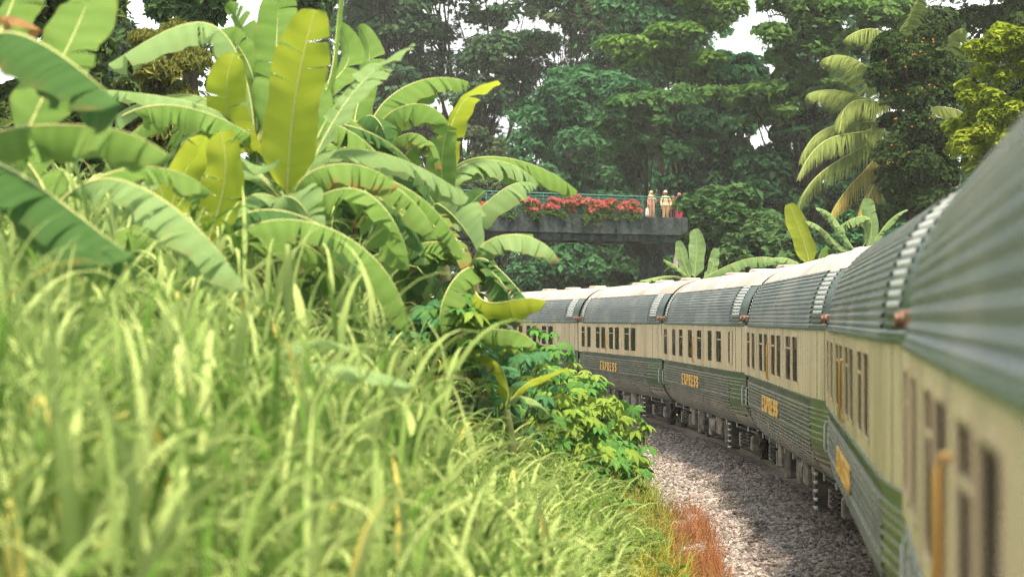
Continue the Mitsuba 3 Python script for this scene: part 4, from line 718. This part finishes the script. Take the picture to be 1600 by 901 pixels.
for q, fr in enumerate(FR):
    dz = g.uniform(-1.0, 0.6); c = spline([pc] + [V(a, b, 98 - 1.2 * (k + 1) + dz * k) for k, (a, b) in enumerate(fr)], 60); Tn = unit_rows(np.gradient(c, axis=0)); S_ = unit_rows(np.cross(Tn, [0, 0, 1.0]))
    parts = []; tint = np.array([0.24, 0.32, 0.10]) if q not in (5, 11) else np.array([0.34, 0.30, 0.09])
    for k in range(12, 60):
        for sg in (-1, 1):
            for rep in (0, 0.5):
                p = c[k] + (c[min(k + 1, 59)] - c[k]) * rep; f = k / 59; L = 1.1 * math.sin(math.pi * min(1, 0.25 + 0.75 * f) ) ** 0.6 * (0.95 if f < 0.9 else 0.8) + 0.18
                d = unit(Tn[k] * (0.55 + 0.5 * f) + S_[k] * sg * 0.45 + np.array([0, 0, -0.55]) + g.normal(0, 0.07, 3)); d2 = unit(d + np.array([0, 0, -0.55])); wv = unit(np.cross(d, [0.3, 1, 0.2])) * 0.019
                m = p + d * L * 0.5; e = m + d2 * L * 0.5; parts.append((np.array([p - wv, p + wv, m - wv, m + wv, e]), np.array([[0, 1, 3], [0, 3, 2], [2, 3, 4]]), np.tile(tint * g.uniform(0.7, 1.3), (5, 1))))
    f_ = put(t + '__frond', ply(join(parts), 'mat_grass')); put(f_ + '__rachis', ply(tube(c, np.linspace(0.035, 0.008, 60), 5), 'mat_midrib', True))

# ------------------------------------------------------------------ footbridge with planters, railing and people
P0, P1 = V(838, 0, 143.2)[:2], V(1064, 0, 149.2)[:2]
bd = unit(np.append(P1 - P0, 0))[:2]; bn = np.array([bd[1], -bd[0]])                   # bn points towards the camera
if bn[1] > 0: bn = -bn
BL = float(np.linalg.norm(P1 - P0)); ZT = 8.06
yawb = math.degrees(math.atan2(bd[1], bd[0])); MB_ = T().translate([P0[0], P0[1], 0]).rotate([0, 0, 1], yawb)   # local x along the bridge, -y towards the camera
t = thing('footbridge', 'grey concrete footbridge with green railing crossing above the train', 'bridge')
def bput(key, vf, b, smooth=False): return put(t + '__' + key, {**ply(vf, b, smooth), 'to_world': MB_})
bput('deck', boxm(-22, BL - 0.02, 0.15, 3.2, 7.35, 7.86), 'mat_concrete')
for k in range(5):
    x1 = BL - 0.36 - k * 4.4; bput('planter', join([boxm(x1 - 4.38, x1, -0.45, -0.36, 7.16, ZT, 0.012), boxm(x1 - 4.38, x1, 0.04, 0.12, 7.4, ZT - 0.02), boxm(x1 - 4.38, x1, -0.36, 0.04, 7.18, ZT - 0.12)]), 'mat_concrete')
bput('girder', boxm(-22, BL - 0.5, -0.22, 0.14, 6.78, 7.155, 0.02), 'mat_concrete'); bput('girder', boxm(-22, BL - 0.5, 2.7, 3.1, 6.78, 7.34, 0.02), 'mat_concrete')
bput('end_pillar', boxm(BL - 0.35, BL + 0.02, -0.52, 0.1, 6.95, ZT + 0.02, 0.02), 'mat_concrete')
bput('pier', boxm(BL - 0.95, BL - 0.4, 0.9, 2.2, 0.2, 6.2, 0.03), 'mat_concrete')
poly = Polygon([(BL - 1.0, 6.16), (BL - 0.3, 6.16), (BL + 0.1, 6.76), (BL - 1.3, 6.76)]); m = trimesh.creation.extrude_polygon(poly, 2.9, engine='earcut'); v = np.array(m.vertices); bput('pier_cap', (np.stack([v[:, 0], 3.05 - v[:, 2], v[:, 1]], -1), np.array(m.faces)), 'mat_concrete')
poly = Polygon([(BL - 0.62, 5.5), (BL - 0.42, 5.5), (BL - 0.05, 6.9), (BL - 0.3, 6.9)]); m = trimesh.creation.extrude_polygon(poly, 0.2, engine='earcut'); v = np.array(m.vertices); bput('bracket', (np.stack([v[:, 0], -0.02 - v[:, 2], v[:, 1]], -1), np.array(m.faces)), 'mat_step_edge')
for yy in (0.22, 3.05):
    bput('handrail', cyl((-22, yy, ZT + 1.06), (BL, yy, ZT + 1.06), 0.035, 8), 'mat_railing', 30); bput('rail_bar', cyl((-22, yy, ZT + 0.92), (BL, yy, ZT + 0.92), 0.022, 6), 'mat_railing', 30); bput('rail_bar', cyl((-22, yy, ZT + 0.0), (BL, yy, ZT + 0.0), 0.022, 6), 'mat_railing', 30)
    for x in np.arange(BL, -22, -1.8): bput('railing_post', cyl((x, yy, 7.86), (x, yy, ZT + 1.06), 0.03, 8), 'mat_railing', 30)
    kb = bput('balusters', join([tube([(x, yy, ZT), (x, yy, ZT + 0.92)], 0.01, 4, False) for x in np.arange(-12, BL - 0.05, 0.13)]), 'mat_railing'); labels[kb] = {'kind': 'stuff'}
# bougainvillea in the planters
g = np.random.default_rng(77)
def bw(x, y, z): return np.array([P0[0] + bd[0] * x - bn[0] * y, P0[1] + bd[1] * x - bn[1] * y, z])
for q, (x, w, h) in enumerate([(-2.2, 1.0, 0.45), (-0.6, 1.0, 0.55), (0.9, 1.0, 0.6), (2.4, 1.1, 0.8), (3.6, 1.0, 0.75), (4.7, 0.9, 0.7), (5.9, 0.9, 0.6), (-4, 1.2, .5)]):
    labs = ['low flowering shrub in the planter, nearest the banana leaves', 'red flowering shrub in the planter, second from the banana leaves', 'coral flowering shrub in the planter left of the tallest blooms', 'tallest red flowering shrub, in the middle of the planter', 'red flowering shrub trailing farthest down the planter face', 'flowering shrub just right of the trailing one in the planter', 'last flowering shrub in the planter, beside the people', 'flowering shrub in the planter mostly hidden by banana leaves']
    t2 = thing('flowering_shrub', labs[q], 'flowering shrub', 'flowering shrubs in the bridge planters')
    lo = []; fl = []
    for k in range(9):
        c = bw(x + g.uniform(-0.5, 0.5) * w, -0.2 + g.uniform(-0.25, 0.12), ZT + g.uniform(-0.05, 1.0) * h); r = g.uniform(0.24, 0.38); lo.append((*c, r, r, r * 0.7)); 
        if c[2] > ZT + 0.05: fl.append((*(c + [0, -0.05, 0.12]), r * 0.95, r, r * 0.55))
    for k in range(5 if q not in (3, 4) else 10):
        c = bw(x + g.uniform(-0.5, 0.5) * w, -0.52, ZT - g.uniform(0.0, 0.28 if q not in (3, 4) else 0.6)); lo.append((*c, 0.2, 0.14, 0.16))
    put(t2 + '__foliage', ply(foliage(lo, 1500, 0.11, (0.05, 0.12, 0.03), (0.13, 0.20, 0.05), 200 + q), 'mat_foliage'))
    fk = put(t2 + '__flowers', ply(foliage(fl or lo, 700, 0.10, (0.50, 0.06, 0.07), (0.66, 0.22, 0.19), 300 + q, shell=(0.8, 1.05)), 'mat_foliage')); labels[fk] = {'kind': 'stuff'}
    put(t2 + '__stem', ply(join([tube([bw(x + dx * 0.2, -0.16, ZT - 0.2), bw(x + dx, -0.2, ZT + 0.3 * h)], [0.02, 0.01], 5) for dx in (-0.3, 0, 0.3)]), 'mat_bark'))

# people: bodies as hulls of spheres joined, smoothed
def hullbody(chains, refine=0.03, it=8):
    tot = m3.Manifold()
    for ch in chains:
        for (p, r), (p2, r2) in zip(ch[:-1], ch[1:]):
            tot += m3.Manifold.batch_hull([m3.Manifold.sphere(r, 14).translate(tuple(p)), m3.Manifold.sphere(r2, 14).translate(tuple(p2))])
    me = tot.refine_to_length(refine).to_mesh(); tm = trimesh.Trimesh(np.array(me.vert_properties[:, :3]), np.array(me.tri_verts), process=True); trimesh.smoothing.filter_taubin(tm, iterations=it)
    return np.array(tm.vertices), np.array(tm.faces)
def person(px, d, feet, h, label, yaw, cols, arms, skirt=True, veil=None, cap=None, bag=None):
    t = thing('person', label, 'person', 'people on the bridge'); s = h / 1.6; X = (px - 800) / F * d; M = T().translate([X, d, feet]).rotate([0, 0, 1], yaw).scale(s)
    def pp(k, vf, col, sm=True): put(t + '__' + k, {**ply((vf[0], vf[1], np.tile([col], (len(vf[0]), 1))), 'mat_vc', sm), 'to_world': M})
    head = [[((0, 0, 1.47), 0.088), ((0, -0.02, 1.44), 0.08), ((0, -0.03, 1.40), 0.055)], [((0, -0.09, 1.455), 0.016), ((0, -0.105, 1.435), 0.02)], [((-.088, 0, 1.45), .02), ((-.09, 0, 1.43), .016)], [((.088, 0, 1.45), .02), ((.09, 0, 1.43), .016)]]
    neck = [((0, 0, 1.40), 0.05), ((0, 0.01, 1.28), 0.055)]
    torso = [((0, 0.01, 1.25), 0.10), ((0, 0, 1.05), 0.125), ((0, 0, 0.86), 0.13)]; sh = [((-0.155, 0, 1.24), 0.06), ((0.155, 0, 1.24), 0.06)]
    hands = []; sleeves = []
    for sg, (el, ha) in zip((-1, 1), arms):
        a, e, w_ = (sg * 0.17, 0, 1.23), el, ha; sleeves.append([(a, 0.06), (e, 0.048), (tuple(np.array(e) * 0.25 + np.array(w_) * 0.75), 0.036)])
        dv = unit(np.array(w_) - np.array(e)); ha0 = np.array(w_); hands.append([(tuple(np.array(e) * 0.3 + ha0 * 0.7), 0.03), (tuple(ha0), 0.03), (tuple(ha0 + dv * 0.05), 0.034)])
        sx = unit(np.cross(dv, [0.1, 1, 0.2]))
        for f_, L in zip((-1.5, -0.5, 0.5, 1.5), (0.075, 0.09, 0.085, 0.065)): b0 = ha0 + dv * 0.06 + sx * f_ * 0.017; hands.append([(tuple(b0), 0.0095), (tuple(b0 + dv * L * 0.55), 0.009), (tuple(b0 + dv * L + np.array([0, -0.012, -0.008])), 0.008)])
        hands.append([(tuple(ha0 + sx * 0.03), 0.011), (tuple(ha0 + sx * 0.06 + dv * 0.04), 0.0095)])
    pp('body', hullbody([*head, neck, [((0, 0, 1.25), 0.09), ((0, 0, 0.9), 0.10)], [((-.08, 0, .85), .08), ((-.09, 0, .45), .055), ((-.09, 0.01, .08), .04), ((-.09, -.12, .035), .03)], [((.08, 0, .85), .08), ((.09, 0, .45), .055), ((.09, 0.01, .08), .04), ((.09, -.12, .035), .03)], *hands], 0.025, 4), (0.34, 0.19, 0.12))
    for sx in (-0.033, 0.033): put(t + '__eye', {**ply(((np.array(trimesh.creation.icosphere(subdivisions=1, radius=0.012).vertices) + [sx, -0.088, 1.475]), np.array(trimesh.creation.icosphere(subdivisions=1).faces)), 'mat_black', True), 'to_world': M})
    pp('mouth', boxm(-0.025, 0.025, -0.094, -0.08, 1.395, 1.405, 0.003), (0.28, 0.08, 0.07))
    pp('top', hullbody([torso, sh, *sleeves, [((-.05, 0, .86), .14), ((.05, 0, .86), .14)]], 0.03, 6), cols[0])
    if skirt: pp('skirt', hullbody([[((-.05, 0, .9), .13), ((-.06, 0, .15), .15)], [((.05, 0, .9), .13), ((.07, 0, .15), .15)]], 0.04, 6), cols[1])
    else: pp('trousers', hullbody([[((-.08, 0, .9), .105), ((-.09, 0, .45), .075), ((-.09, .01, .1), .06)], [((.08, 0, .9), .105), ((.09, 0, .45), .075), ((.09, .01, .1), .06)]], 0.035, 6), cols[1])
    if veil: pp('headscarf', hullbody([[((0, 0.02, 1.50), 0.098), ((0, 0.05, 1.42), 0.095)], [((0, 0.05, 1.42), 0.09), ((-0.08, 0.04, 1.2), 0.11), ((-0.06, 0.02, 1.02), 0.10)], [((0, 0.05, 1.42), 0.09), ((0.08, 0.04, 1.2), 0.11), ((0.06, 0.02, 1.02), 0.10)], [((0, -0.02, 1.33), 0.075), ((0, -0.06, 1.14), 0.09)]], 0.03, 5), veil)
    if cap: pp('cap' if cap[1] else 'hair', hullbody([[((0, 0.015, 1.51), 0.095), ((0, 0.03, 1.46), 0.09)]] + ([[((0, -0.06, 1.525), 0.035), ((0, -0.14, 1.515), 0.02)]] if cap[1] else []), 0.025, 4), cap[0])
    if bag: pp('bag', hullbody([[((bag[0], bag[1], bag[2]), 0.09), ((bag[0] - .02, bag[1], bag[2] - 0.28), 0.11)], [((bag[0], bag[1], bag[2]), 0.02), ((bag[0] + 0.03, bag[1] + 0.02, bag[2] + 0.5), 0.015)]], 0.03, 4), (0.72, 0.70, 0.66))
    return t
FEET = 7.862
def bpos(px, y):                                                               # distance of a spot y metres behind the planter seen at column px
    k = (px - 800) / F; best = min(np.linspace(-8, BL + 3, 2000), key=lambda x: abs(bw(x, y, 0)[0] - k * bw(x, y, 0)[1])); return float(bw(best, y, 0)[1])
person(1018, bpos(1018, 0.7), FEET, 1.62, 'woman in pale headscarf and coral dress with a white bag, standing at the railing', 35, [(0.72, 0.30, 0.22), (0.70, 0.28, 0.19)], [((-0.26, -0.02, 1.02), (-0.24, -0.10, 0.84)), ((0.27, -0.12, 1.05), (0.26, -0.30, 1.16))], veil=(0.80, 0.52, 0.32), bag=(-0.27, 0.0, 0.62))
person(1040, bpos(1040, 0.65), FEET, 1.66, 'person in white cap and pale yellow clothes between the woman and the child', 10, [(0.80, 0.66, 0.42), (0.72, 0.42, 0.22)], [((-0.25, -0.02, 1.0), (-0.23, -0.1, 0.8)), ((0.25, -0.02, 1.0), (0.24, -0.12, 0.8))], skirt=False, cap=((0.78, 0.70, 0.58), True))
person(1051.5, bpos(1051.5, 0.95), FEET, 1.50, 'dark haired child in red shirt behind the others', -5, [(0.68, 0.06, 0.03), (0.20, 0.05, 0.05)], [((-0.24, -0.02, 1.0), (-0.22, -0.1, 0.8)), ((0.24, -0.02, 1.0), (0.22, -0.1, 0.8))], skirt=False, cap=((0.015, 0.012, 0.01), False))
person(1061, bpos(1061, 0.6), FEET, 1.56, 'woman with pink shawl, dark patterned top and magenta skirt at the end of the bridge', -15, [(0.10, 0.07, 0.10), (0.55, 0.03, 0.10)], [((-0.25, -0.04, 1.02), (-0.16, -0.2, 0.98)), ((0.25, -0.04, 1.02), (0.16, -0.2, 0.98))], veil=(0.78, 0.22, 0.34))

# ------------------------------------------------------------------ air
scene['haze'] = {'type': 'cube', 'to_world': T().translate([0, 700, 50]).scale([895, 1000, 58]), 'bsdf': {'type': 'null'}, 'interior': {'type': 'ref', 'id': 'air'}}
labels['haze'] = {'kind': 'stuff', 'label': 'thin humid haze over the railway and trees', 'category': 'haze'}
